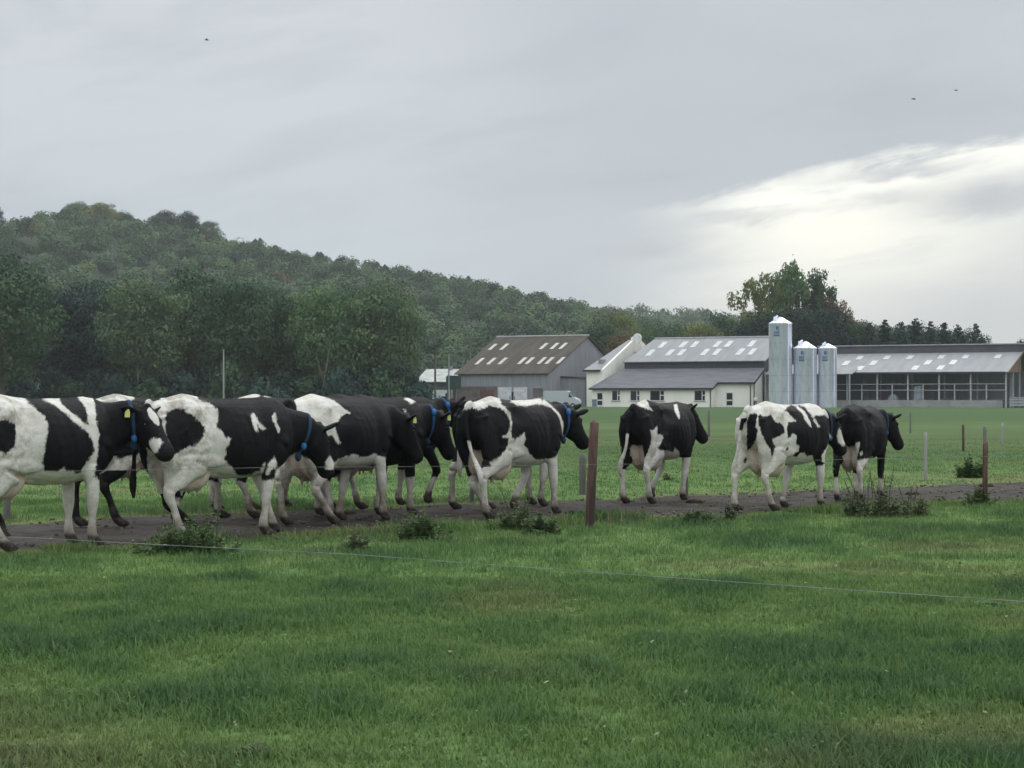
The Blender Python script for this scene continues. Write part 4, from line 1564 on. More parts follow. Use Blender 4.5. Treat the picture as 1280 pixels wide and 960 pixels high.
def vehicle(kind, loc, rz, label, cat):
    e = empty(kind, loc, rz)
    tag(e, label, cat)
    if kind == 'van':
        prof = [(0, .45), (0, 2.35), (.15, 2.55), (3.55, 2.55), (3.95, 2.42), (4.65, 1.55), (5.35, 1.25), (5.5, .95), (5.5, .45)]
        glass = [(3.95, 1.55), (4.52, 1.55), (3.98, 2.25), (3.95, 2.3)]
        W2, mat, wx = 1.0, m_silver, (1.05, 4.55)
        ws = [(3.99, 2.38), (4.66, 1.58)]
    else:
        prof = [(0, .35), (0, .95), (.55, 1.0), (1.05, 1.45), (2.5, 1.48), (3.2, 1.0), (4.1, .85), (4.25, .6), (4.25, .35)]
        glass = [(.85, 1.02), (2.95, 1.02), (2.42, 1.4), (1.12, 1.38)]
        W2, mat, wx = .85, m_white, (.8, 3.4)
        ws = [(2.53, 1.46), (3.19, 1.02)]
    m = MB()
    m.prism([(x, -W2, z) for x, z in prof], (0, 2 * W2, 0))
    me = m.mesh('body')
    bm = bmesh.new()
    bm.from_mesh(me)
    bmesh.ops.bevel(bm, geom=bm.edges[:], offset=.07, segments=2, affect='EDGES')
    bm.to_mesh(me)
    bm.free()
    obj('body', me, mat, e)
    for s in (-1, 1):
        m = MB()
        m.prism([(x, s * (W2 + .004), z) for x, z in glass], (0, s * .012, 0))
        m.build('side_window', m_glass, e)
        m = MB()
        m.box(prof[-1][0] - .22, prof[-1][0] + .015, s * (W2 - .4) - .16, s * (W2 - .4) + .16, prof[-2][1] - .15, prof[-2][1] + .05)
        m.build('headlight', m_lamp, e)
        for x in wx:
            m = MB()
            m.prism([(x + .35 * math.cos(a), s * (W2 + .02), .35 + .35 * math.sin(a)) for a in [k * math.pi / 10 for k in range(20)]], (0, -s * .24, 0))
            w = m.build('wheel', m_tyre, e)
            m = MB()
            m.prism([(x + .2 * math.cos(a), s * (W2 + .022), .35 + .2 * math.sin(a)) for a in [k * math.pi / 8 for k in range(16)]], (0, s * .015, 0))
            m.build('rim', m_rim, w)
    a, b_ = Vector((ws[0][0], 0, ws[0][1])), Vector((ws[1][0], 0, ws[1][1]))
    nn = Vector(((b_ - a).z * -1, 0, (b_ - a).x)).normalized()
    m = MB()
    m.prism([tuple(a + nn * .02 + Vector((0, -W2 * .85, 0))), tuple(b_ + nn * .02 + Vector((0, -W2 * .9, 0))), tuple(b_ + nn * .02 + Vector((0, W2 * .9, 0))), tuple(a + nn * .02 + Vector((0, W2 * .85, 0)))], nn * .015)
    m.build('windscreen', m_glass, e)
    m = MB()
    m.box(prof[-1][0] - .12, prof[-1][0] + .07, -W2 + .1, W2 - .1, .32, .62)
    m.box(-.07, .1, -W2 + .1, W2 - .1, .32, .6)
    m.build('bumper', m_plast, e)
    return e


vehicle('van', (4.95, 279, GZ), R(-14), 'silver grey panel van parked between the barn and the cream building', 'van')
vehicle('car', (2.55, 288, GZ), R(-8), 'small white car parked behind the silver grey van', 'car')

# --- a person by the corner of the cream building
m_skin = rough_mat('skin', (.52, .34, .26), None, 3, .6)
pb = bpy.data.meshes.new('person')
pv = [(0, 0, .95), (0, 0, 1.2), (0, .02, 1.42), (0, .01, 1.52), (0, -.02, 1.64),           # pelvis, waist, chest, neck, head
      (-.10, 0, .90), (-.11, .02, .50), (-.11, 0, .08), (-.11, -.14, .04),
      (.10, 0, .90), (.11, -.03, .50), (.11, .02, .08), (.11, -.12, .04),
      (-.19, .01, 1.40), (-.25, .02, 1.14), (-.22, -.10, .93), (.19, .01, 1.40), (.25, .03, 1.14), (.23, -.08, .92)]
pe = [(0, 1), (1, 2), (2, 3), (3, 4), (0, 5), (5, 6), (6, 7), (7, 8), (0, 9), (9, 10), (10, 11), (11, 12), (2, 13), (13, 14), (14, 15), (2, 16), (16, 17), (17, 18)]
pr = [.15, .14, .16, .06, .10, .10, .075, .05, .04, .10, .075, .05, .04, .065, .05, .04, .065, .05, .04]
pb.from_pydata(pv, pe, [])
po = bpy.data.objects.new('person', pb)
COL.objects.link(po)
md = po.modifiers.new('skin', 'SKIN')
for i, r_ in enumerate(pr):
    pb.skin_vertices[0].data[i].radius = (r_, r_)
pb.skin_vertices[0].data[0].use_root = True
md2 = po.modifiers.new('sub', 'SUBSURF')
md2.levels = md2.render_levels = 1
m_cloth, n, b = new_mat('white_top_dark_trousers')
t = n.node('ShaderNodeTexCoord')
sp = n.node('ShaderNodeSeparateXYZ')
n.put(sp.inputs[0], t.outputs['Object'])
c = n.mix(n.math('GREATER_THAN', sp.outputs[2], .98), (.035, .032, .04), (.72, .73, .76))
c = n.mix(n.math('GREATER_THAN', sp.outputs[2], 1.50), c, (.52, .36, .29))
c = n.mix(n.math('LESS_THAN', sp.outputs[2], .09), c, (.02, .02, .02))
n.put(b.inputs['Base Color'], c)
pb.materials.append(m_cloth)
hr = MB()
hr.ball((0, .005, 1.665), .115, .1, .11)
ho = hr.build('hair', m_white, po, True)
po.location = (far_x(944.5, 276), 276, float(ground_h(0, 276)))
po.rotation_euler = (0, 0, R(160))
tag(po, 'person in a white top and cap and dark trousers by the cream building corner', 'person')

# ------------------------------------------------------------------ fences
m_post_red = rough_mat('reddish_weathered_post', (0.115, 0.064, 0.054), (0.040, 0.030, 0.028), 14, .9, bump=.9, stretch=(1, 1, .10), lo=.38, hi=.62)
m_post_grey = rough_mat('grey_weathered_post', (0.16, 0.155, 0.14), (0.10, 0.098, 0.09), 5, .9, bump=.5, stretch=(1, 1, .12))
m_post_pale = rough_mat('pale_weathered_post', (0.30, 0.30, 0.285), (0.20, 0.20, 0.19), 5, .9, bump=.4, stretch=(1, 1, .12))
m_wire = rough_mat('fence_wire', (0.22, 0.24, 0.23), (0.13, 0.15, 0.14), 6, .5, metal=.3)


def post(px, foot_y, top_y, wpx, mat, label, lean=0.0, group=None, Y=None):
    if Y is None:
        Y = CAM_H * 2300 / (foot_y - 494)
    x = far_x(px, Y)
    z0 = float(ground_h(x, Y))
    h = CAM_H - (top_y - 494) / 2300 * Y - z0
    r = wpx / 2300 * Y * .5
    m = MB()
    rnd = random.Random(int(px))
    pts, rr = [], []
    for i in range(9):
        t_ = i / 8
        pts.append((lean * h * t_ + rnd.uniform(-.06, .06) * r, rnd.uniform(-.06, .06) * r, -.15 + (h + .15) * t_))
        rr.append(r * (1.06 - .1 * t_ + rnd.uniform(-.05, .05)))
    pts.append((lean * h, 0, h + r * .12))
    rr.append(r * .72)
    m.tube(pts, rr, 12)
    o = m.build('fence_post', mat)
    for p in o.data.polygons:
        p.use_smooth = abs(p.normal.z) < .6
    o.location = (x, Y, z0)
    tag(o, label, 'fence post', group)
    return o


P_MAIN = post(736, 661, 528, 11.5, m_post_red, 'thick reddish brown weathered post in front of the herd', lean=.055)
post(1231, 632, 553, 6.5, m_post_red, 'slim reddish post on the near fence beside the leafy bush, right of the herd', lean=.01)
post(728, 619, 568, 9, m_post_grey, 'grey post half hidden behind the thick reddish post')
post(857, 620, 540, 6.5, m_post_grey, 'grey post under the head of the black cow in the gap')
post(590, 628, 560, 6, m_post_grey, 'grey post seen between the legs of the cow by the thick reddish post')
post(9, 650, 580, 9, m_post_grey, 'grey post behind the leftmost cow')
post(1157, 600, 541, 4.2, m_post_pale, 'pale grey post beyond the track right of the last cow')
post(1204, 564, 531, 3.2, m_post_red, 'small far reddish post in the pasture near the right edge')
post(1253, 556, 530, 3, m_post_pale, 'faint pale far post nearest the right photo edge')
post(886, 546, 513, 3, m_post_grey, 'thin dark far post right of the black cow looking right')
post(1138, 541, 515, 2.2, m_post_grey, 'thin far post in the lighter band behind the last cow')
post(927, 537, 517, 2, m_post_grey, 'thin far post just left of the white rumped cow')
post(1231, 590, 533, 4.5, m_post_grey, 'slim grey post standing directly behind the slim reddish near post', Y=44)


def wire(pts, r, name, label, sag=.02, knots=()):
    m = MB()
    full = []
    for i in range(len(pts) - 1):
        a, b_ = Vector(pts[i]), Vector(pts[i + 1])
        for k in range(16):
            t_ = k / 16
            full.append(a.lerp(b_, t_) - Vector((0, 0, sag * 4 * t_ * (1 - t_) * (b_ - a).length / 10)))
    full.append(Vector(pts[-1]))
    m.tube(full, r, 6)
    for q in knots:
        i = int(q * (len(full) - 1))
        m.ball(tuple(full[i]), r * 2.4, r * 7, r * 2.4, 8, 6)
    o = m.build(name, m_wire)
    tag(o, label, 'wire')
    return o


def at(px, py, Y):
    return (far_x(px, Y), Y, CAM_H - (py - 494) / 2300 * Y)


# top wire of the near fence, post to post along the track
WPTS = [(-9.6, 13.6), (-5.2, 16.9), (-.0, 20.45), (.88, 20.4)]
wire([(-10.5, 13.2, .70), at(-5, 590, 16.9), at(350, 584, 18.4), at(735, 581, 20.25), at(1100, 573, 23.2), at(1231, 571, 24.6), (14.5, 32.0, .66)], .0020, 'fence_wire', 'upper strand running past the cows between the near fence posts', .012)
# the strand nearer the camera
wire([(-6.5, 12.4, .60), at(40, 672, 11.6), at(440, 693, 10.6), at(1280, 752, 9.2), (5.2, 8.6, .5)], .0021, 'fence_wire', 'pale strand crossing the foreground grass from left to right', .012, (.36, .41, .27))

# ------------------------------------------------------------------ weeds along the fence
m_weed = foliage_mat('weed_leaves', (0.060, 0.118, 0.050), (0.122, 0.190, 0.078), (0.15, 0.14, 0.07))
m_weed2 = foliage_mat('grey_weed_leaves', (0.080, 0.112, 0.062), (0.145, 0.172, 0.100), (0.12, 0.10, 0.07))
m_stem = rough_mat('weed_stem', (0.07, 0.085, 0.035), (0.10, 0.075, 0.045), 6, .8)


def weed(px, foot_y, wpx, hpx, label, n_stem=40, mat=None, seed=1, leaf=.075, spikes=0):
    Y = CAM_H * 2300 / (foot_y - 494)
    x = far_x(px, Y)
    w, h = wpx / 2300 * Y, hpx / 2300 * Y
    rng = np.random.default_rng(seed)
    e = empty('weed_clump', (x, Y, float(ground_h(x, Y)) - .01))
    tag(e, label, 'weeds', 'weed clumps along the track')
    st = MB()
    P, N_, T = [], [], []
    for k in range(n_stem + spikes):
        a, f = rng.uniform(0, 6.28), rng.random() ** .6
        bx, by = f * math.cos(a) * w * .42, f * math.sin(a) * w * .30
        hh = h * rng.uniform(.55, 1.0) * (1 - .45 * f * f)
        if k >= n_stem:
            hh = h * rng.uniform(1.0, 1.45)
        elif k % 3 == 0:
            bx, by, hh = bx * 1.55, by * 1.6, hh * rng.uniform(.35, .8)
        tip = (bx * 1.25 + rng.normal(0, .04), by * 1.25 + rng.normal(0, .04), hh)
        mid = (bx * 1.05, by * 1.05, hh * .55)
        st.tube([(bx, by, -.02), mid, tip], [.006, .005, .003], 5)
        nl = int(16 + hh * 80)
        t_ = rng.uniform(.12, 1.0, nl)
        if k >= n_stem:
            t_ = rng.uniform(.55, 1.0, nl)
        base = np.stack([np.interp(t_, [0, .55, 1], [bx, mid[0], tip[0]]), np.interp(t_, [0, .55, 1], [by, mid[1], tip[1]]), t_ * hh], -1)
        ang = rng.uniform(0, 6.28, nl)
        out_ = np.stack([np.cos(ang), np.sin(ang), rng.uniform(-.5, .3, nl)], -1)
        ln = leaf * rng.uniform(.5, 1.25, nl) * (1.15 - .6 * t_) * (.6 if k >= n_stem else 1)
        P.append(base + out_ * ln[:, None] * .5)
        N_.append(np.stack([-out_[:, 0] * .4, -out_[:, 1] * .4, np.ones(nl)], -1) + rng.normal(size=(nl, 3)) * .3)
        T.append((np.clip(rng.normal(.5, .2) + rng.normal(0, .15, nl), 0, 1), ln))
    st.build('stems', m_stem, e)
    P, N_ = np.concatenate(P), np.concatenate(N_)
    tn = np.concatenate([q[0] for q in T])
    ln = np.concatenate([q[1] for q in T])
    obj('leaves', cards_mesh('leaves', cards(P, N_, ln, rng, .55), tn), mat or m_weed, e)
    return e


weed(236, 692, 96, 54, 'largest leafy weed clump, below the dirty white cow second from the left', 70, None, 1, spikes=2)
weed(523, 676, 62, 46, 'dense dark weed clump left of the thick reddish post', 60, None, 2)
weed(640, 662, 50, 42, 'loose weed clump in front of the hooves of the cow by the thick post', 34, None, 3, spikes=3)
weed(678, 668, 44, 34, 'low dark weed clump touching the left of the thick reddish post', 40, None, 4)
weed(443, 690, 30, 34, 'small greyish withered weed left of the dense dark clump', 18, m_weed2, 5)
weed(866, 655, 54, 24, 'low weed clump at the verge below the black cow in the gap', 40, None, 6)
weed(910, 652, 26, 24, 'small withered weed by the hind hoof of the white rumped cow', 14, m_weed2, 7, spikes=2)
weed(1092, 645, 78, 46, 'tall weed clump hiding the hind feet of the last cow', 52, m_weed2, 8, spikes=7)
weed(1142, 644, 46, 32, 'straggly weed clump right of the tall one under the last cow', 24, m_weed2, 9, spikes=4)
weed(1214, 597, 34, 32, 'dark leafy bush in the pasture left of the slim reddish post', 40, None, 10, leaf=.11)
weed(1222, 632, 34, 28, 'grassy weed clump at the foot of the slim reddish post', 34, None, 11)
weed(1178, 630, 22, 12, 'small dark tuft on the near verge left of the slim reddish post', 16, None, 12)
weed(836, 600, 10, 14, 'tiny far weed left of the grey post in the gap', 8, m_weed2, 13)
weed(1238, 757, 22, 9, 'broad leaved dock plant in the foreground grass at the right', 8, FOL['light'], 14, leaf=.10)
weed(310, 945, 60, 22, 'dark withered tuft in the grass at the bottom of the photo', 26, m_weed2, 15, leaf=.05)

# ------------------------------------------------------------------ birds
for px, py, Y, lab in ((258, 50, 150, 'tiny dark bird high in the sky at the upper left'), (1142, 124, 150, 'tiny dark bird in the sky at the upper right'), (1195, 113, 190, 'faint bird right of the darker bird in the upper right sky')):
    m = MB()
    m.tube([(-.16, 0, 0), (-.05, 0, .02), (.10, 0, .01), (.22, 0, 0)], [.012, .05, .045, .012], 8)
    for s in (-1, 1):
        m.prism([(-.06, s * .03, .02), (.07, s * .03, .02), (.02, s * .22, .10), (-.05, s * .36, .06)], (0, 0, .012))
    o = m.build('bird', m_plast)
    o.location = at(px, py, Y)
    o.rotation_euler = (0, 0, R(20))
    tag(o, lab, 'bird')

# ------------------------------------------------------------------ loose earth, stones and dung on the track
rng = np.random.default_rng(55)
k = 2600
U_ = rng.uniform(-9, 22, k)
V_ = np.where(rng.random(k) < .5, rng.uniform(-.3, TW + .3, k), np.where(rng.random(k) < .5, rng.normal(.1, .35, k), rng.normal(TW - .1, .35, k)))
X_ = TN[0] + U_ * TD[0] - V_ * TD[1]
Y_ = TN[1] + U_ * TD[1] + V_ * TD[0]
S_ = .010 + .028 * rng.random(k) ** 3
OC = np.array([(1, 0, 0), (0, 1, 0), (-1, 0, 0), (0, -1, 0), (0, 0, .8), (0, 0, -.8)], float)
OF = np.array([(0, 1, 4), (1, 2, 4), (2, 3, 4), (3, 0, 4), (1, 0, 5), (2, 1, 5), (3, 2, 5), (0, 3, 5)])
cv = OC[None] * S_[:, None, None] * rng.uniform(.6, 1.3, (k, 6, 1))
cv = cv + np.stack([X_, Y_, ground_h(X_, Y_) + .012], -1)[:, None, :]
me = np_mesh('loose_stones', cv.reshape(-1, 3), (OF[None] + (np.arange(k) * 6)[:, None, None]).ravel(), np.full(k * 8, 3))
o = obj('loose_stones', me, rough_mat('earth_clods', (.060, .052, .043), (.13, .12, .105), 1.6, .9, lo=.45, hi=.6))
o['kind'] = 'stuff'
o['label'] = 'loose clods and small stones on the track'
m_dung = rough_mat('dung', (.024, .021, .014), (.038, .033, .022), 8, .95, bump=.5, spec=.05)
for i, (u, v, r) in enumerate(((-3.5, 1.0, .17), (-.8, 2.4, .15), (1.6, .9, .18), (4.4, 1.9, .16), (6.2, .7, .2), (8.4, 1.6, .17), (10.5, .5, .24), (11.2, 2.6, .16))):
    x, y = TN[0] + u * TD[0] - v * TD[1], TN[1] + u * TD[1] + v * TD[0]
    m = MB()
    rr_ = random.Random(i)
    ringz = [(1.0, .0), (.95, .022), (.7, .038), (.35, .03), (.05, .034)]
    vs = []
    for s_, z_ in ringz:
        for q in range(16):
            a_ = 2 * math.pi * q / 16
            w_ = 1 + .14 * math.sin(2 * a_ + i) + .08 * math.sin(5 * a_ + 2 * i)
            vs.append((.7 * r * s_ * w_ * math.cos(a_), .7 * r * s_ * w_ * math.sin(a_), z_ * (1 + .2 * math.sin(3 * a_ + i))))
    fs = [(j * 16 + q, j * 16 + (q + 1) % 16, (j + 1) * 16 + (q + 1) % 16, (j + 1) * 16 + q) for j in range(4) for q in range(16)]
    m.add(vs, fs + [tuple(range(64, 80))])
    o = m.build('dung_pat', m_dung, None, True)
    o.location = (x, y, float(ground_h(x, y)) + .004)
    tag(o, 'flat dark dung pat lying on the trodden track', 'dung', 'dung pats on the track')
# pale dead leaves and clover heads in the turf
k = 150
Y_ = rng.uniform(7, 18, k)
X_ = rng.uniform(-1, 1, k) * Y_ * .36
P_ = np.stack([X_, Y_, ground_h(X_, Y_) + rng.uniform(.035, .07, k)], -1)
N_ = rng.normal(size=(k, 3)) * .5 + np.array([0, -.3, 1])
o = obj('fallen_leaves', cards_mesh('fallen_leaves', cards(P_, N_, .012 + .026 * rng.random(k) ** 2, rng, .7), rng.random(k)), foliage_mat('pale_dead_leaf', (.20, .19, .08), (.36, .36, .22)))
o['kind'] = 'stuff'
o['label'] = 'pale dead leaves scattered in the turf'
# broad-leaved plants in the turf
m_clover = foliage_mat('broad_turf_leaves', (.045, .10, .035), (.10, .18, .06))
k = 5200
Y_ = 7 + 10 * rng.random(k) ** 1.3
X_ = rng.uniform(-1, 1, k) * Y_ * .36
sel = fbm(X_ * 1.3, Y_ * 1.3, 91, 3) > .54
X_, Y_ = X_[sel], Y_[sel]
k = len(X_)
P_ = np.stack([X_, Y_, ground_h(X_, Y_) + rng.uniform(.03, .075, k)], -1)
N_ = rng.normal(size=(k, 3)) * .45 + np.array([0, 0, 1])
o = obj('clover', cards_mesh('clover', cards(P_, N_, .014 + .016 * rng.random(k), rng, .8), rng.random(k)), m_clover)
o['kind'] = 'stuff'
o['label'] = 'broad leaved clover patches growing through the turf'
COATS = {
  'A': dict(k=0.658, base=1, polys=[
    [(0.18,1.24),(0.35,1.24),(0.44,1.19),(0.47,1.1),(0.44,1.0),(0.35,0.93),(0.23,0.95),(0.17,1.1)],
    [(0.54,1.45),(0.46,1.46),(0.5,1.48),(0.68,1.46),(0.84,1.39),(0.98,1.3),(1.15,1.17),(1.25,1.11),(1.32,1.02),(1.32,0.93),(1.23,0.81),(1.17,0.72),(1.1,0.71),(1.08,0.75),(1.01,0.74),(1.0,0.78),(0.86,0.74),(0.76,0.75),(0.73,0.82),(0.76,0.95),(0.8,1.12),(0.8,1.21),(0.77,1.26),(0.66,1.34)],
    [(0.92,1.44),(0.94,1.48),(1.13,1.48),(1.14,1.43),(1.23,1.34),(1.26,1.18),(1.17,1.22),(0.98,1.36)],
    [(1.31,1.48),(1.36,1.23),(1.38,1.06),(1.35,0.84),(1.33,0.68),(1.38,0.65),(1.55,0.66),(1.59,0.73),(1.72,0.81),(2.87,0.73),(2.87,1.6),(1.31,1.59)],
    ], holes=[]),
  'B': dict(k=0.595, base=0, polys=[
    [(-0.2,1.34),(-0.08,1.37),(0.1,1.37),(0.34,1.39),(0.47,1.43),(0.45,1.53),(-0.2,1.53)],
    [(0.75,1.53),(0.83,1.38),(0.89,1.32),(0.89,1.23),(1.33,1.2),(1.35,1.47),(1.22,1.53)],
    [(0.32,1.4),(0.45,1.36),(0.56,1.31),(0.54,1.26),(0.47,1.27)],
    ], holes=[]),
  'C': dict(k=0.646, base=0, polys=[
    [(-0.21,1.59),(0.34,1.59),(0.4,1.43),(0.55,1.38),(0.64,1.32),(0.65,1.23),(0.63,1.15),(0.7,1.1),(0.73,1.04),(0.8,1.03),(0.78,0.97),(0.74,0.94),(0.75,0.86),(0.71,0.8),(0.8,0.74),(0.89,0.64),(1.03,0.63),(1.16,0.68),(1.23,0.77),(1.22,0.7),(1.17,0.6),(1.17,0.27),(-0.21,0.17)],
    [(1.04,1.27),(1.09,1.27),(1.16,1.18),(1.22,1.13),(1.2,1.11),(1.13,1.16),(1.14,1.09),(1.11,1.09)],
    [(1.31,1.24),(1.34,1.29),(1.38,1.25),(1.37,1.2),(1.42,1.1),(1.4,1.08),(1.35,1.15)],
    [(1.24,0.62),(1.27,0.76),(1.33,0.84),(1.38,0.75),(1.37,0.68),(1.33,0.72),(1.29,0.66),(1.26,0.62)],
    [(1.47,0.49),(1.51,0.72),(1.55,0.63),(1.87,0.82),(1.88,0.75),(1.61,0.57),(1.48,0.47)],
    ], holes=[[(0.04,1.3),(0.16,1.34),(0.29,1.3),(0.44,1.2),(0.49,1.15),(0.47,1.04),(0.39,0.98),(0.29,0.95),(0.14,0.87),(0.03,0.95)]]),
  'D': dict(k=1.17, base=0, polys=[
    [(-0.21,1.4),(-0.16,1.46),(-0.12,1.56),(0.02,1.56),(0.22,1.47),(0.5,1.39),(0.74,1.26),(0.61,1.24),(0.53,1.17),(0.48,1.09),(0.58,0.92),(0.54,0.91),(0.43,1.02),(0.29,1.02),(0.16,1.04),(0.02,1.15),(-0.02,1.11),(-0.03,1.16),(-0.15,1.3)],
    ], holes=[]),
  'H': dict(k=0.851, base=0, polys=[
    [(1.19,1.29),(1.23,1.28),(1.27,1.2),(1.24,1.19)],
    [(1.2,1.42),(1.29,1.46),(1.45,1.4),(1.32,1.36)],
    ], holes=[]),
  'G': dict(k=0.781, base=0, polys=[
    [(0.05,1.42),(0.3,1.42),(0.3,1.36),(0.07,1.38)],
    [(-0.49,1.44),(-0.3,1.44),(-0.33,1.38),(-0.45,1.39)],
    ], holes=[]),
  'I': dict(k=0.599, base=0, polys=[
    [(-0.21,1.52),(-0.19,1.46),(-0.08,1.41),(-0.04,1.35),(0.04,1.33),(0.13,1.32),(0.2,1.3),(0.24,1.33),(0.31,1.35),(0.44,1.31),(0.39,1.39),(0.3,1.39),(0.31,1.52)],
    [(0.34,1.52),(0.37,1.45),(0.55,1.45),(0.56,1.52)],
    ], holes=[]),
  'K': dict(k=1.279, base=0, polys=[
    [(-0.73,1.33),(-0.47,1.32),(-0.29,1.34),(-0.22,1.33),(-0.07,1.34),(0.01,1.37),(0.19,1.34),(0.31,1.31),(0.42,1.21),(0.42,1.11),(0.38,1.03),(0.28,0.99),(0.31,0.98),(0.41,0.97),(0.39,0.92),(0.35,0.83),(0.24,0.75),(0.04,0.7),(0.1,0.59),(0.24,0.46),(0.63,0.38),(1.45,0.49),(1.51,0.7),(1.56,0.8),(1.55,0.85),(1.55,1.1),(1.46,1.27),(1.24,1.39),(1.11,1.45),(1.05,1.39),(1.28,1.33),(1.41,1.25),(1.46,1.15),(1.5,1.0),(1.53,0.9),(1.5,0.83),(1.39,0.75),(1.28,0.7),(0.95,0.71),(0.82,0.77),(0.79,0.85),(0.71,0.9),(0.74,0.98),(0.71,1.03),(0.66,1.0),(0.53,0.97),(0.47,0.99),(0.44,1.07),(0.47,1.18),(0.44,1.28),(0.28,1.38),(0.19,1.5),(-0.73,1.5)],
    [(0.44,1.42),(0.6,1.37),(0.82,1.37),(1.11,1.39),(1.05,1.47),(0.47,1.47)],
    ], holes=[]),
  'K2': dict(k=0.995, base=0, polys=[
    ], holes=[]),
  'L': dict(k=1.93, base=0, polys=[
    [(-0.54,1.44),(-0.47,1.51),(-0.16,1.51),(-0.02,1.39),(0.08,1.32),(-0.16,1.36)],
    [(0.72,1.39),(0.82,1.42),(0.92,1.26),(0.9,1.19),(0.85,1.22),(0.77,1.3)],
    [(0.0,1.05),(0.1,1.06),(0.21,1.11),(0.23,0.99),(0.38,0.98),(0.41,0.94),(0.32,0.85),(0.21,0.8),(0.3,0.76),(0.58,0.75),(0.69,0.72),(0.75,0.79),(0.9,0.73),(0.9,0.47),(-0.1,0.29),(-0.37,0.61),(-0.15,0.68),(0.02,0.86),(0.04,0.96)],
    ], holes=[]),
  'M': dict(k=1.35, base=1, polys=[
    [(-0.4,1.21),(-0.34,1.32),(-0.18,1.34),(-0.16,1.3),(-0.18,1.23),(-0.19,1.13),(-0.14,1.1),(-0.18,1.0),(-0.25,0.92),(-0.32,0.85),(-0.4,0.78),(-0.41,0.87),(-0.39,1.02)],
    [(-0.14,1.29),(-0.1,1.31),(-0.04,1.28),(0.14,1.3),(0.24,1.2),(0.38,1.18),(0.44,1.1),(0.42,1.04),(0.3,1.01),(0.2,0.99),(0.17,0.96),(0.24,0.87),(0.2,0.76),(0.16,0.74),(0.13,0.84),(-0.0,0.96),(-0.08,1.08),(-0.12,1.16)],
    [(0.44,1.36),(0.58,1.43),(0.75,1.41),(0.88,1.35),(1.02,1.22),(1.07,1.11),(0.98,1.17),(0.83,1.32),(0.69,1.39),(0.75,1.42),(0.88,1.41),(1.04,1.32),(1.26,1.14),(1.22,1.13),(1.11,1.22),(1.13,1.29),(1.39,1.29),(1.52,1.19),(1.47,0.88),(1.3,0.74),(1.32,0.53),(1.24,0.48),(1.13,0.64),(1.07,0.74),(0.96,0.72),(0.9,0.78),(0.79,0.77),(0.73,0.72),(0.63,0.73),(0.67,0.78),(0.77,0.81),(0.78,0.87),(0.71,0.9),(0.71,1.0),(0.63,1.05),(0.58,1.0),(0.51,0.99),(0.5,1.1),(0.52,1.2),(0.69,1.2),(0.71,1.23),(0.54,1.32)],
    [(0.48,0.85),(0.52,0.89),(0.54,0.85),(0.5,0.81)],
    [(-0.48,0.66),(-0.42,0.72),(-0.38,0.69),(-0.43,0.62)],
    ], holes=[]),
  'N': dict(k=3.936, base=0, polys=[
    [(-0.59,0.88),(-0.29,0.9),(-0.38,0.75),(-0.59,0.56),(-0.75,0.41),(-0.96,0.42),(-0.83,0.57),(-0.65,0.73)],
    [(-0.32,0.75),(-0.14,0.77),(-0.1,0.71),(-0.29,0.69)],
    [(-0.48,0.63),(0.52,0.66),(0.58,0.47),(0.06,0.5),(-0.05,0.59),(-0.43,0.6)],
    ], holes=[]),
}

# ------------------------------------------------------------------ the herd


def resample(pts, rads, n_):
    """Catmull-Rom through joints with interpolated radii"""
    P = [Vector(p) for p in pts]
    Q = [Vector(r if hasattr(r, '__len__') else (r, r)).to_2d() for r in rads]
    P2 = [P[0] * 2 - P[1]] + P + [P[-1] * 2 - P[-2]]
    Q2 = [Q[0]] + Q + [Q[-1]]
    out, ro = [], []
    m_ = len(P) - 1
    for i in range(m_):
        for k in range(n_):
            t = k / n_

            def cr(a, b_, c, d):
                return 0.5 * ((2 * b_) + (c - a) * t + (2 * a - 5 * b_ + 4 * c - d) * t * t + (3 * b_ - a - 3 * c + d) * t ** 3)
            out.append(cr(*P2[i:i + 4]))
            ro.append(tuple(Q[i].lerp(Q[i + 1], t * t * (3 - 2 * t))))
    out.append(P[-1])
    ro.append(tuple(Q[-1]))
    return out, ro


# x, top, bottom, half width, roundness
TORSO = [(-.03, 1.345, 1.02, .10, 2.0), (.03, 1.395, .92, .185, 2.2), (.14, 1.42, .84, .235, 2.4), (.28, 1.445, .78, .262, 2.5), (.40, 1.462, .735, .285, 2.5),
         (.55, 1.452, .69, .295, 2.3), (.72, 1.440, .645, .335, 2.1), (.90, 1.430, .612, .360, 2.1), (1.08, 1.425, .600, .355, 2.1), (1.24, 1.430, .612, .325, 2.1),
         (1.38, 1.442, .635, .285, 2.1), (1.50, 1.440, .665, .245, 2.1), (1.60, 1.405, .715, .20, 2.0), (1.69, 1.33, .80, .13, 2.0), (1.73, 1.24, .92, .06, 2.0)]


def torso(mb, seg=28):
    vs = []
    for x, zt, zb, hw, p in TORSO:
        mid = zb + (zt - zb) * .47
        for k in range(seg):
            a = 2 * math.pi * k / seg
            c, s = math.cos(a), math.sin(a)
            y = hw * math.copysign(abs(c) ** (2 / p), c)
            hh = (zt - mid) if s > 0 else (mid - zb)
            z = mid + hh * math.copysign(abs(s) ** (2 / p), s)
            if s > 0:
                y *= 1 - .16 * s * s           # narrower towards the spine
            vs.append((x, y, z))
    fs = []
    for i in range(len(TORSO) - 1):
        for k in range(seg):
            a, b_ = i * seg + k, i * seg + (k + 1) % seg
            fs.append((a, b_, b_ + seg, a + seg))
    fs.append(tuple(range(seg - 1, -1, -1)))
    fs.append(tuple(range((len(TORSO) - 1) * seg, len(TORSO) * seg)))
    mb.add(vs, fs)


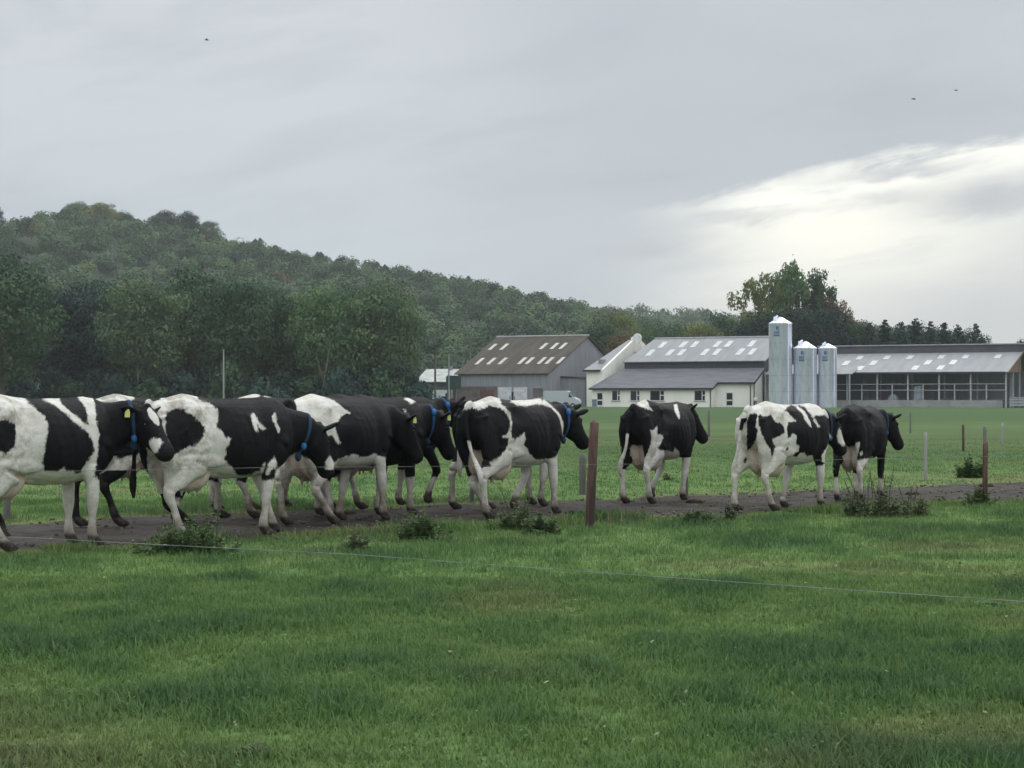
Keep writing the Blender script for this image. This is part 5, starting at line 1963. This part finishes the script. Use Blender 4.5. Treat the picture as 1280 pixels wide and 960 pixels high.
def hind_leg(side, foot, lift):
    s = foot - .16
    y = side * .19
    fet = Vector((foot - .055, side * .165, .115 + lift))
    hock_x = .055 + .52 * s + (.10 if lift else 0)
    dx = hock_x - fet.x
    hock = Vector((hock_x, side * .17, fet.z + math.sqrt(max(.05, .405 ** 2 - dx * dx))))
    stifle = Vector((.46 + .20 * s, side * .198, .815 + .3 * lift))
    gask = stifle.lerp(hock, .52) + Vector((-.015, 0, .0))
    top = Vector((.27, side * .16, 1.12))
    hip = Vector((.36, side * .168, .97))
    toe = Vector((foot + (.035 if not lift else -.03), side * .165, .035 + (lift if not lift else lift - .03)))
    pts = [top, hip, stifle * .6 + Vector((.30, side * .185, .80)) * .4, gask, hock, hock.lerp(fet, .5), fet, toe]
    rad = [(.17, .12), (.25, .115), (.20, .095), (.108, .066), (.066, .052), (.039, .033), (.052, .047), (.054, .052)]
    return pts, rad


def haunch(side, hock):
    """muscle from the pin bone straight down to the hock"""
    pts = [Vector((.07, side * .13, 1.25)), Vector((.13, side * .165, 1.05)), Vector((.17, side * .18, .84)), hock.lerp(Vector((.20, side * .18, .82)), .45) + Vector((-.005, 0, 0)), hock + Vector((-.012, 0, .03))]
    return pts, [(.10, .085), (.155, .105), (.140, .090), (.078, .056), (.048, .040)]


def fore_leg(side, foot, lift):
    s = foot - 1.36
    y = side * .185
    fet = Vector((foot - .02 - (.10 if lift else 0), side * .165, .115 + lift))
    elbow = Vector((1.325 + .20 * s, side * .205, .79))
    knee = elbow.lerp(fet, .56) + Vector(((.015 if not lift else .15), 0, 0.02))
    top = Vector((1.40 + .04 * s, side * .15, 1.16))
    sh = Vector((1.43 + .12 * s, side * .19, .97))
    toe = Vector((foot + (.03 if not lift else -.14), side * .165, .035 + (0 if not lift else lift - .03)))
    pts = [top, sh, elbow, elbow.lerp(knee, .5) + Vector((.008, 0, 0)), knee, knee.lerp(fet, .5), fet, toe]
    rad = [(.12, .07), (.155, .09), (.115, .078), (.074, .060), (.060, .056), (.037, .034), (.052, .048), (.054, .052)]
    return pts, rad


HEAD = [(-.08, -.035, .085, .075), (-.02, -.02, .112, .108), (.05, -.048, .124, .142), (.13, -.072, .126, .160), (.21, -.078, .114, .150), (.30, -.070, .096, .122),
        (.38, -.062, .086, .102), (.45, -.060, .093, .096), (.50, -.062, .095, .088), (.545, -.066, .076, .068), (.57, -.068, .035, .035)]


def seg_dist(p, a, b_):
    """distance of points p (n,3) from segment ab"""
    a, b_ = np.array(a), np.array(b_)
    d = b_ - a
    t = np.clip(((p - a) @ d) / (d @ d), 0, 1)
    return np.linalg.norm(p - (a + t[:, None] * d), axis=1)


def poly_sd(px, pz, poly):
    """signed distance to a closed polygon, positive inside"""
    pts = np.array(poly)
    q = np.stack([px, pz], -1)
    d = np.full(len(px), 9.0)
    ins = np.zeros(len(px), bool)
    for i in range(len(pts)):
        a, b_ = pts[i], pts[(i + 1) % len(pts)]
        e = b_ - a
        if e @ e < 1e-9:
            continue
        t = np.clip(((q - a) @ e) / (e @ e), 0, 1)
        d = np.minimum(d, np.linalg.norm(q - (a + t[:, None] * e), axis=1))
        c = ((a[1] > pz) != (b_[1] > pz)) & (px < e[0] * (pz - a[1]) / (e[1] if abs(e[1]) > 1e-9 else 1e-9) + a[0])
        ins ^= c
    return np.where(ins, d, -d)


m_coat, n, b = new_mat('black_and_white_hide')
t = n.node('ShaderNodeTexCoord')
ob = t.outputs['Object']
hair = n.noise(n.combine(0, 0, 0), 1)
mp = n.node('ShaderNodeMapping')
mp.inputs['Scale'].default_value = (1, 1, .45)
m_coat.node_tree.links.new(ob, mp.inputs[0])
hair = n.noise(mp.outputs[0], 55, 4, .7)
blot = n.noise(ob, 7, 5, .6)
blot2 = n.noise(ob, 18, 4, .65)
coat = n.math('ADD', n.attr('coat'), n.math('ADD', n.math('MULTIPLY', n.math('SUBTRACT', hair, .5), .040), n.math('MULTIPLY', n.math('SUBTRACT', blot2, .5), .050)))
isblack = n.ramp(n.math('ADD', coat, n.math('MULTIPLY', n.math('SUBTRACT', hair, .5), .02)), -.013, .013)
white = n.mix(n.ramp(blot, .35, .75), (.66, .645, .60), (.50, .475, .415))
white = n.mix(n.math('MULTIPLY', n.ramp(blot2, .5, .75), .22), white, (.40, .37, .31))
white = n.mix(n.math('MULTIPLY', n.math('MULTIPLY', n.attr('dung'), n.ramp(n.math('ADD', blot, n.math('MULTIPLY', n.math('SUBTRACT', blot2, .5), .5)), .38, .66)), .85), white, (.24, .225, .185))
white = n.mix(n.math('MULTIPLY', n.math('MULTIPLY', n.attr('mud'), n.math('ADD', n.math('MULTIPLY', n.ramp(blot, .30, .62), .55), .55)), .88, None, True), white, (.155, .120, .090))
black = n.mix(n.ramp(blot, .35, .75), (.0055, .0056, .0075), (.0110, .0102, .0115))
black = n.mix(n.math('MULTIPLY', n.math('MULTIPLY', n.attr('mud'), n.ramp(blot, .40, .70)), .55), black, (.075, .060, .048))
c = n.mix(isblack, white, black)
c = n.mix(n.math('MULTIPLY', n.attr('pink'), .85), c, n.mix(n.ramp(blot, .35, .7), (.53, .445, .365), (.42, .345, .28)))
c = n.mix(n.attr('hoof'), c, n.mix(n.ramp(blot2, .4, .6), (.035, .030, .027), (.075, .062, .052)))
c = n.mix(n.attr('dark'), c, (.012, .011, .012))
n.put(b.inputs['Base Color'], c)
n.put(b.inputs['Roughness'], n.math('ADD', .52, n.math('MULTIPLY', hair, .3)))
b.inputs['Specular IOR Level'].default_value = .14
b.inputs['Sheen Weight'].default_value = 0.0
bp = n.node('ShaderNodeBump')
bp.inputs['Strength'].default_value = .7
bp.inputs['Distance'].default_value = .016
n.put(bp.inputs['Height'], n.math('ADD', hair, n.math('MULTIPLY', blot2, .8)))
m_coat.node_tree.links.new(bp.outputs[0], b.inputs['Normal'])
m_collar = rough_mat('blue_webbing', (.016, .045, .095), (.012, .03, .06), 8, .8)
m_collar_b = rough_mat('bright_blue_plastic', (.025, .13, .34), None, 8, .5)
m_collar_m = rough_mat('mid_blue_webbing', (.018, .075, .18), (.014, .05, .12), 8, .8)
m_tag = rough_mat('yellow_tag', (.62, .66, .22), (.52, .55, .17), 8, .5)
m_eye, n, b = new_mat('cow_eye')
b.inputs['Base Color'].default_value = (.012, .010, .009, 1)
b.inputs['Roughness'].default_value = .12

VOX = .0155


def cow(key, O, yaw, scale, label, feet, white_legs, poll, hyaw, hpitch, belly_z=0.0, mud=.5, dung=0.0, collar=None, tags=(1, 1), blaze=None, muzzle_white=False, udder=1.0, tail=(0, 0), tail_white=.8, face_white=0.0, ear_up=.12):
    mb = MB()
    torso(mb)
    legs = []
    for (fn, side, (foot, lift)) in ((hind_leg, -1, feet[0]), (hind_leg, 1, feet[1]), (fore_leg, -1, feet[2]), (fore_leg, 1, feet[3])):
        pts, rad = fn(side, foot, lift)
        legs.append(pts)
        a, r_ = resample(pts, rad, 5)
        mb.tube(a, r_, 14)
        if fn is hind_leg:
            a, r_ = resample(*haunch(side, pts[4]), 5)
            mb.tube(a, r_, 14)
            # point of the hock and the fold of skin between thigh and flank
            mb.ball((pts[4].x - .040, pts[4].y, pts[4].z + .035), .034, .028, .026, 10, 7)
            a, r_ = resample([Vector((.40, side * .19, .88)), Vector((.58, side * .22, .84)), Vector((.80, side * .25, .86))], [(.15, .07), (.12, .06), (.10, .05)], 4)
            mb.tube(a, r_, 12)
        else:
            mb.ball((pts[4].x + .018, pts[4].y, pts[4].z), .040, .034, .044, 10, 7)
            mb.ball((pts[1].x + .05, pts[1].y * .95, pts[1].z + .02), .07, .07, .06, 10, 7)
        # cloven hoof
        t_ = Vector(pts[-1])
        for sgn in (-1, 1):
            mb.ball((t_.x + .018, t_.y + sgn * .022, max(.036, t_.z - .0)), .036, .068, .026, 10, 7)
        mb.ball((t_.x - .055, t_.y, t_.z + .05), .022, .022, .03, 8, 6)
    # head frame
    P = Vector(poll)
    cy, sy, cp, sp_ = math.cos(R(hyaw)), math.sin(R(hyaw)), math.cos(R(hpitch)), math.sin(R(hpitch))
    F = Vector((cy * cp, sy * cp, -sp_))
    U = Vector((cy * sp_, sy * sp_, cp))
    S = U.cross(F)           # left of the head
    # neck
    q1 = Vector((1.24, 0, 1.10))
    q2 = Vector((1.58, P.y * .15, 1.135 + (P.z - 1.25) * .22))
    q4 = P - F * .02 - U * .055
    q3 = q2.lerp(q4, .55) + Vector((.02, 0, .015))
    a, r_ = resample([q1, q2, q3, q4], [(.29, .18), (.262, .148), (.195, .112), (.135, .098)], 6)
    neck_path, neck_rad = a, r_
    mb.tube(a, r_, 18)
    # dewlap
    dl = [q2 + Vector((.02, 0, -.25)), q3 + Vector((.0, 0, -.20)), P + F * .12 - U * .17]
    a, r_ = resample(dl, [(.09, .035), (.05, .028), (.03, .025)], 5)
    mb.tube(a, r_, 10)
    # head
    vs, seg = [], 20
    for s_, cz, hw, hh in HEAD:
        for k in range(seg):
            an = 2 * math.pi * k / seg
            c, s = math.cos(an), math.sin(an)
            w_ = hw * (1 - (.22 * max(0, -s) ** 2 if s_ < .4 else 0))
            vs.append(P + F * s_ + U * (cz + hh * math.copysign(abs(s) ** .85, s)) + S * (w_ * math.copysign(abs(c) ** .85, c)))
    fs = []
    for i in range(len(HEAD) - 1):
        for k in range(seg):
            x, y = i * seg + k, i * seg + (k + 1) % seg
            fs.append((x, y, y + seg, x + seg))
    fs.append(tuple(range(seg - 1, -1, -1)))
    fs.append(tuple(range((len(HEAD) - 1) * seg, len(HEAD) * seg)))
    mb.add(vs, fs)
    for s in (-1, 1):        # brow, nostril rim, jaw
        mb.ball(tuple(P + F * .145 + U * .035 + S * (s * .088)), .034)
        mb.ball(tuple(P - F * .01 + U * .075), .045) if s < 0 else None
        mb.ball(tuple(P + F * .50 + U * -.015 + S * (s * .048)), .026)
        mb.ball(tuple(P + F * .13 - U * .15 + S * (s * .055)), .055)
    mb.ball(tuple(P + F * .42 - U * .125), .038, .05, .045)
    ears = []
    for s in (-1, 1):
        root = P + F * .015 + S * (s * .10) + U * .015
        d = (S * s * .90 - F * .28 + U * ear_up + Vector((0, 0, -.04))).normalized()
        tip = root + d * .215
        a, r_ = resample([root - d * .03, root + d * .05, root + d * .13, root + d * .185, tip], [(.030, .028), (.050, .024), (.058, .021), (.042, .019), (.014, .016)], 4)
        # flat side of the ear faces forward
        nvs = []
        up = F.cross(d).normalized()
        fw = d.cross(up).normalized()
        for p, (ra, rb) in zip(a, r_):
            for k in range(12):
                an = 2 * math.pi * k / 12
                nvs.append(p + up * (math.cos(an) * ra) + fw * (math.sin(an) * rb))
        nf = []
        for i in range(len(a) - 1):
            for k in range(12):
                x, y = i * 12 + k, i * 12 + (k + 1) % 12
                nf.append((x, y, y + 12, x + 12))
        nf += [tuple(range(11, -1, -1)), tuple(range((len(a) - 1) * 12, len(a) * 12))]
        mb.add(nvs, nf)
        ears.append((root, d, up, fw))
    # udder and teats
    if udder:
        for s in (-1, 1):
            mb.ball((.44, s * .085, .70 - .03 * udder), .185 * udder, .23, .125, 16, 11)
            mb.ball((.30, s * .080, .73), .20 * udder, .15, .11, 16, 11)
            for x in (.34, .53):
                z0 = .70 - .03 * udder - .155 * udder
                mb.tube([(x, s * .085, z0), (x, s * .09, z0 - .075)], [.020, .015], 8)
        mb.tube([(.60, 0, .70), (.95, 0, .625)], [(.07, .12), (.03, .10)], 10)
    # tail
    tp, tr_ = resample([(.04, 0, 1.40), (-.055, 0, 1.345), (-.095, tail[0] * .4, 1.10), (-.085, tail[0], .82), (-.07, tail[1], .56), (-.06, tail[1], .42)], [.045, .036, .027, .025, .040, .018], 5)
    mb.tube(tp, tr_, 10)
    me0 = mb.mesh('raw')
    tmp = bpy.data.objects.new('tmp', me0)
    COL.objects.link(tmp)
    md = tmp.modifiers.new('r', 'REMESH')
    md.mode = 'VOXEL'
    md.voxel_size = VOX
    md = tmp.modifiers.new('s', 'SMOOTH')
    md.factor = .5
    md.iterations = 5
    dg = bpy.context.evaluated_depsgraph_get()
    me = bpy.data.meshes.new_from_object(tmp.evaluated_get(dg))
    bpy.data.objects.remove(tmp)
    bpy.data.meshes.remove(me0)
    me.name = 'dairy_cow'
    nv = len(me.vertices)
    co = np.empty(nv * 3, np.float32)
    me.vertices.foreach_get('co', co)
    co = co.reshape(-1, 3).astype(float)
    X, Y, Z = co[:, 0], co[:, 1], co[:, 2]
    # ---- hollows and bulges a dairy cow shows: flank hollow, loin dip, rib spring, shoulder blade
    sg = np.sign(Y)
    wy = sstep(.10, .22, np.abs(Y)) * (Z > .55)
    dy_ = -.060 * np.exp(-((X - .62) / .12) ** 2 - ((Z - 1.26) / .10) ** 2)
    dy_ += -.030 * np.exp(-((X - .70) / .10) ** 2 - ((Z - .86) / .16) ** 2)
    dy_ += -.022 * np.exp(-((X - .22) / .10) ** 2 - ((Z - 1.30) / .07) ** 2)
    dy_ += .020 * np.exp(-((X - 1.40) / .11) ** 2 - ((Z - 1.18) / .20) ** 2)
    dy_ += -.022 * np.exp(-((X - 1.22) / .06) ** 2 - ((Z - 1.05) / .25) ** 2)
    dy_ += .0042 * np.sin((X + .25 * Z) * 62) * np.exp(-((X - .95) / .17) ** 2 - ((Z - 1.02) / .20) ** 2)
    dy_ += .052 * np.exp(-((X - .42) / .06) ** 2 - ((Z - 1.335) / .055) ** 2) + .022 * np.exp(-((X - .05) / .05) ** 2 - ((Z - 1.27) / .05) ** 2)
    dy_ += (fbm(X * 5.5, Z * 5.5 + 20 * (Y > 0), hash_key(key) + 2, 3) - .5) * .016
    dy_ += -.006 * np.abs(np.sin((X - .5 * Z) * 36)) * np.exp(-((X - 1.62) / .10) ** 2) * sstep(.7, .9, Z)
    co[:, 1] += sg * wy * dy_
    co[:, 2] += .014 * np.exp(-(Y / .035) ** 2) * (Z > 1.36) * sstep(.05, .3, X) * (1 - sstep(1.35, 1.5, X))
    co[:, 2] += .012 * np.exp(-((X - .40) / .1) ** 2) * (Z > 1.38) - .014 * np.exp(-((X - .75) / .22) ** 2) * (Z > 1.36)
    me.vertices.foreach_set('co', np.ascontiguousarray(co, dtype=np.float32).ravel())
    me.update()
    # ---- hide pattern in the cow's own length/height, drifting with width
    ct = COATS[key]
    yy = np.clip(Y, -.45, .22)
    q = X - ct['k'] * (yy + .28) * (1 - sstep(1.2, 1.9, ct['k'] * np.ones_like(X)) * 0)
    wob = (fbm(X * 9 + 5, Z * 9 + Y * 4, hash_key(key), 3) - .5) * .035
    farw = sstep(.05, .3, Y)
    qx = q + wob + farw * (fbm(X * 3, Z * 3, hash_key(key) + 5, 3) - .5) * .5
    qz = Z + (fbm(X * 8, Z * 9 + Y * 5, hash_key(key) + 9, 3) - .5) * .035 + farw * (fbm(X * 3 + 9, Z * 3, hash_key(key) + 7, 3) - .5) * .35
    sd = np.full(nv, -9.0)
    for pl in ct['polys']:
        sd = np.maximum(sd, poly_sd(qx, qz, pl))
    coat = sd if ct['base'] else -sd
    for pl in ct['holes']:
        coat = np.maximum(coat, poly_sd(qx, qz, pl))
    bn = (fbm(X * 5, Y * 5 + Z * 2, hash_key(key) + 3, 3) - .5) * .16
    if belly_z:
        coat = np.minimum(coat, Z - belly_z + bn)
    # head membership
    rel = co - np.array(P)
    hs, hu, hy = rel @ np.array(F), rel @ np.array(U), rel @ np.array(S)
    in_head = (hs > -.10) & (np.abs(hy) < .32) & (hu > -.26) & (hu < .2) & (X > 1.6)
    neckm = sstep(1.55, 1.75, X)
    coat = np.where(in_head | (X > 1.72), .2, coat)
    dark = np.zeros(nv)
    if blaze:
        s0, s1, w0 = blaze
        tt_ = np.clip((hs - s0) / (s1 - s0), 0, 1)
        half = w0 * np.sin(math.pi * np.clip(tt_ * .9 + .08, 0, 1)) ** .8
        inside = half * (.7 + .6 * fbm(hs * 14, hy * 14, 12, 3)) - np.abs(hy + .012)
        inside = np.where((hs > s0) & (hs < s1) & (hu > -.03), inside, -.1)
        coat = np.where(in_head, np.minimum(coat, -inside * 2), coat)
    if muzzle_white:
        inside = .072 * (.55 + .9 * fbm(hs * 13, hu * 13, 14, 3)) - np.hypot(hs - .40, (hu + .045) * 1.0)
        inside = np.where(np.abs(hy) > .03, inside, -.1)
        coat = np.where(in_head, np.minimum(coat, -inside), coat)
    if face_white:
        inside = face_white - np.hypot((hs - .28) * .6, hu + .03)
        coat = np.where(in_head & (hy < .02), np.minimum(coat, -inside), coat)
    muz = np.where(in_head, sstep(.455, .50, hs), 0)
    # legs
    ld = np.stack([np.min([seg_dist(co, pts[i], pts[i + 1]) for i in range(2, len(pts) - 1)], axis=0) for pts in legs], 0)
    li = np.argmin(ld, 0)
    lmin = ld.min(0)
    for k in range(4):
        mem = (li == k) & (lmin < .125) & (Z < .74)
        wgt = mem & (Z < .63)
        thr = white_legs[k]
        val = (Z - thr) + bn * .8 if thr > 0 else np.full(nv, .2)
        coat = np.where(wgt & (lmin < .11), val, coat)
    taild = np.min([seg_dist(co, tp[i], tp[i + 1]) for i in range(len(tp) - 1)], axis=0)
    tm = (taild < .06) & (X < -.035) & (Z < 1.25)
    coat = np.where(tm, Z - tail_white, coat)
    low = 1 - sstep(.10, .40, Z)
    mudv = np.clip(max(mud, .45) * (low * 1.2 + .55 * (1 - sstep(.35, .8, Z)) + (.9 * (1 - sstep(.58, .74, Z)) * (lmin > .11) if belly_z else 0)), 0, 1)
    dungv = dung * (1 - sstep(.35, .85, X)) * sstep(.5, .8, Z) * np.ones(nv)
    ud = np.zeros(nv)
    if udder:
        e1 = np.minimum(np.hypot(np.hypot((X - .44) / .25, (np.abs(Y) - .085) / .15), (Z - .67) / (.205 * udder)), np.hypot(np.hypot((X - .30) / .17, (np.abs(Y) - .08) / .135), (Z - .73) / (.22 * udder)))
        ud = (1 - sstep(.96, 1.10, e1)) * (lmin > .085)
        ud = np.where((Z < .60) & (np.abs(Y) < .125) & (X > .2) & (X < .64) & (lmin > .09), 1, ud)
    hoofm = 1 - sstep(.085, .125, Z)
    for k in range(4):
        lz = feet[k][1]
        if lz:
            hoofm = np.where(li == k, 1 - sstep(.10 + lz, .14 + lz, Z), hoofm)
    dark = np.maximum(dark, muz * .7)
    for nm, arr in (('coat', coat), ('mud', mudv), ('dung', dungv), ('pink', ud), ('hoof', hoofm * np.ones(nv)), ('dark', dark)):
        at_ = me.attributes.new(nm, 'FLOAT', 'POINT')
        at_.data.foreach_set('value', np.ascontiguousarray(arr, dtype=np.float32))
    o = obj('dairy_cow', me, m_coat, None, True)
    o.location = (O[0], O[1], float(ground_h(O[0], O[1])) + .012)
    o.rotation_euler = (0, 0, R(yaw))
    o.scale = (scale,) * 3
    tag(o, label, 'cow', 'herd of black and white cows walking along the track')
    for s in (-1, 1):
        m = MB()
        m.ball(tuple(P + F * .165 + U * .008 + S * (s * .098)), .020)
        m.build('eye', m_eye, o, True)
    for s, (root, d, up, fw) in zip((-1, 1), ears):
        if tags[0 if s < 0 else 1]:
            dn = (Vector((0, 0, -1)) - d * .25 * d.dot(Vector((0, 0, -1)))).normalized()
            nf_ = (fw * .55 + S * s * .75)
            nf_ = (nf_ - dn * nf_.dot(dn)).normalized()
            sd_ = dn.cross(nf_).normalized()
            base_ = root + d * .115 + nf_ * .030 + dn * .022
            m = MB()
            w_, h_ = .026, .05
            m.prism([tuple(base_ + sd_ * a_ + dn * b_) for a_, b_ in ((-w_ * .45, -.03), (w_ * .45, -.03), (w_ * .95, .005), (w_ * .95, h_), (-w_ * .95, h_), (-w_ * .95, .005))], nf_ * .012)
            m.build('ear_tag', m_tag, o)
    if collar:
        i = int(len(neck_path) * .74)
        c0, tdir = neck_path[i], (neck_path[i + 1] - neck_path[i - 1]).normalized()
        tdir = (tdir + F * .15).normalized()
        sdv = tdir.cross(Vector((0, 0, 1))).normalized()
        upv = sdv.cross(tdir).normalized()
        ru, rs = neck_rad[i]
        ru, rs = ru * 1.04 + .012, rs * 1.02 + .006
        bvh = BVHTree.FromPolygons([v.co for v in me.vertices], [tuple(f.vertices) for f in me.polygons])
        N = 40
        rad_k = []
        for k in range(N):
            an = 2 * math.pi * k / N
            dr = sdv * (math.cos(an) * rs) + upv * (math.sin(an) * ru)
            r0 = dr.length
            dr.normalize()
            hit = bvh.ray_cast(c0, dr, 1.0)
            rad_k.append(min(r0 * 1.35, max(r0 * .8, hit[3])) if hit[0] else r0)
        rad_k = [max(rad_k[k], (rad_k[k - 1] + rad_k[(k + 1) % N]) / 2) for k in range(N)]
        m = MB()
        vs = []
        for k in range(N):
            an = 2 * math.pi * k / N
            dr = (sdv * (math.cos(an) * rs) + upv * (math.sin(an) * ru)).normalized()
            sag_ = .022 * max(0, -math.sin(an)) ** 2
            for rr, dz in ((.004, -.019), (.004, .019), (.011, .019), (.011, -.019)):
                vs.append(c0 + dr * (rad_k[k] + rr + sag_) + tdir * dz)
        fs = []
        for k in range(N):
            for j in range(4):
                a_, b_ = k * 4 + j, k * 4 + (j + 1) % 4
                fs.append((a_, b_, ((k + 1) % N) * 4 + (j + 1) % 4, ((k + 1) % N) * 4 + j))
        m.add(vs, fs)
        cl = m.build('collar', m_collar_m if collar == 'bright' else m_collar, o, True)
        m = MB()
        for an in ((R(20), R(160)) if collar == 'bright' else (R(-60),)):
            kk = int(round(an / (2 * math.pi) * N)) % N
            cc = c0 + (sdv * (math.cos(an) * rs) + upv * (math.sin(an) * ru)).normalized() * (rad_k[kk] + .022)
            m.ball(tuple(cc), .045, .032, .032, 10, 7)
        m.build('transponder', m_collar_b, cl, True)
        m = MB()
        cc = c0 - upv * (rad_k[3 * N // 4] + .06)
        m.ball(tuple(cc), .05, .035, .035, 10, 7)
        m.build('weight', m_collar, cl, True)
    return o


def hash_key(k):
    return sum(ord(c) * 37 for c in k)


cow('A', (-5.13, 16.98), 48, 1.0, 'cow with a white dirty rump and black ribs, cut by the left photo edge',
    [(.43, 0), (.62, .13), (1.40, 0), (1.36, 0)], [.95, 0, .95, .95], (1.97, -.20, 1.29), -82, 46, mud=.25, dung=.8, collar='blue', blaze=(.02, .24, .055), muzzle_white=True, tail=(.05, .05))
cow('B', (-4.75, 20.40), 42, 1.0, 'mostly hidden cow with a muddy brown belly behind the leftmost cow',
    [(.36, 0), (.05, 0), (1.08, 0), (1.30, 0)], [.001, .001, .3, .3], (2.02, 0, 1.22), 10, 50, belly_z=.80, mud=1.0, dung=1.0, tags=(0, 1), tail=(.06, .08), tail_white=0, udder=.75)
cow('C', (-3.66, 18.49), 42, 1.0, 'black cow with a large dirty white rump and small white flank marks',
    [(.33, 0), (.70, 0), (1.30, 0), (1.64, 0)], [.95, 0, .60, .95], (2.08, .02, 1.10), 14, 60, mud=.35, dung=.8, collar='blue', muzzle_white=True, tags=(0, 1), tail=(.12, .17), tail_white=0, ear_up=.3)
cow('I', (-3.40, 21.80), 38, 1.0, 'mostly hidden black cow with white along its spine behind the dirty rumped cow',
    [(.30, 0), (.05, 0), (1.20, 0), (1.50, 0)], [.44, .44, .95, .95], (1.92, .05, 1.10), 5, 55, mud=.8, tags=(1, 0))
COATS['J'] = dict(k=.62, base=0, polys=[[(.55, 1.32), (.75, 1.28), (1.0, 1.34), (1.15, 1.55), (.5, 1.55)], [(1.35, 1.05), (1.5, 1.0), (1.52, 1.3), (1.4, 1.55), (1.3, 1.55)]], holes=[])
cow('J', (-3.75, 23.35), 40, .99, 'farthest cow of the bunch, nearly hidden behind the dirty rumped cow',
    [(.45, 0), (.10, 0), (1.48, 0), (1.15, 0)], [.95, .40, .95, .95], (1.95, 0, 1.18), 8, 52, mud=.8, tags=(0, 0), belly_z=.74, udder=.9)
cow('D', (-2.50, 20.50), 55, 1.0, 'black cow with a bright white patch over its hip',
    [(.58, 0), (.16, 0), (1.50, 0), (1.10, 0)], [.95, .95, .95, .95], (1.93, -.10, 1.18), -22, 60, belly_z=.76, mud=.95, tags=(1, 0))
cow('H', (-2.35, 21.55), 45, 1.0, 'plain black cow with a bright blue collar and its head held low',
    [(.22, 0), (.42, 0), (1.42, 0), (1.18, 0)], [.45, .45, .45, .45], (1.98, -.02, 1.20), -12, 62, mud=.5, collar='bright', tags=(1, 0))
cow('G', (-2.28, 23.60), 42, 1.0, 'far black cow looking out beyond the low black head with the bright blue collar',
    [(.30, 0), (.08, 0), (1.55, .07), (1.20, 0)], [.5, .5, .40, .5], (1.95, 0, 1.33), -4, 36, mud=.6, collar='bright', tags=(1, 1), muzzle_white=True, ear_up=.6)
cow('K2', (-.62, 23.50), 45, .98, 'mostly hidden cow walking just behind the cow by the thick reddish post',
    [(.30, 0), (.0, 0), (1.30, 0), (1.42, 0)], [.95, .95, .95, .95], (1.95, .04, 1.30), 5, 40, mud=.8, tags=(0, 0))
cow('K', (-.50, 21.60), 52, .98, 'cow with a white line down its flank, head just left of thick reddish post',
    [(.16, 0), (.58, 0), (1.50, 0), (1.22, .10)], [.95, .95, .95, .95], (1.96, -.04, 1.25), 2, 42, mud=.55, collar='bright', tags=(0, 0), tail=(-.10, -.22), tail_white=.95, udder=1.1, dung=.4)
cow('L', (1.62, 24.70), 58, .95, 'black cow alone in the gap right of the thick reddish post, looking right',
    [(.25, 0), (.08, 0), (1.25, 0), (1.02, .08)], [.95, .50, .95, .95], (1.72, .0, 1.33), -44, 53, mud=.5, tags=(0, 0), tail=(.06, .16), tail_white=1.0, udder=1.1, ear_up=.35, dung=.3)
cow('M', (2.97, 23.19), 45, .94, 'black and white patched cow with a white rump, second from right',
    [(.35, 0), (-.02, 0), (1.44, 0), (1.02, 0)], [.95, .95, .58, .95], (1.88, .0, 1.22), -6, 55, mud=.3, tags=(0, 1), collar='blue', face_white=.085, dung=.25, ear_up=.3, tail=(.10, .18), tail_white=1.1, udder=1.15)
cow('N', (4.62, 25.40), 65, .91, 'black cow with a big pale udder and white thigh stripe, rightmost of the herd',
    [(.28, 0), (.08, 0), (1.42, 0), (1.25, 0)], [.95, .35, .30, .38], (1.93, -.17, 1.25), -34, 56, mud=.4, tags=(0, 0), collar='blue', tail=(.08, .12), tail_white=0, udder=1.25)
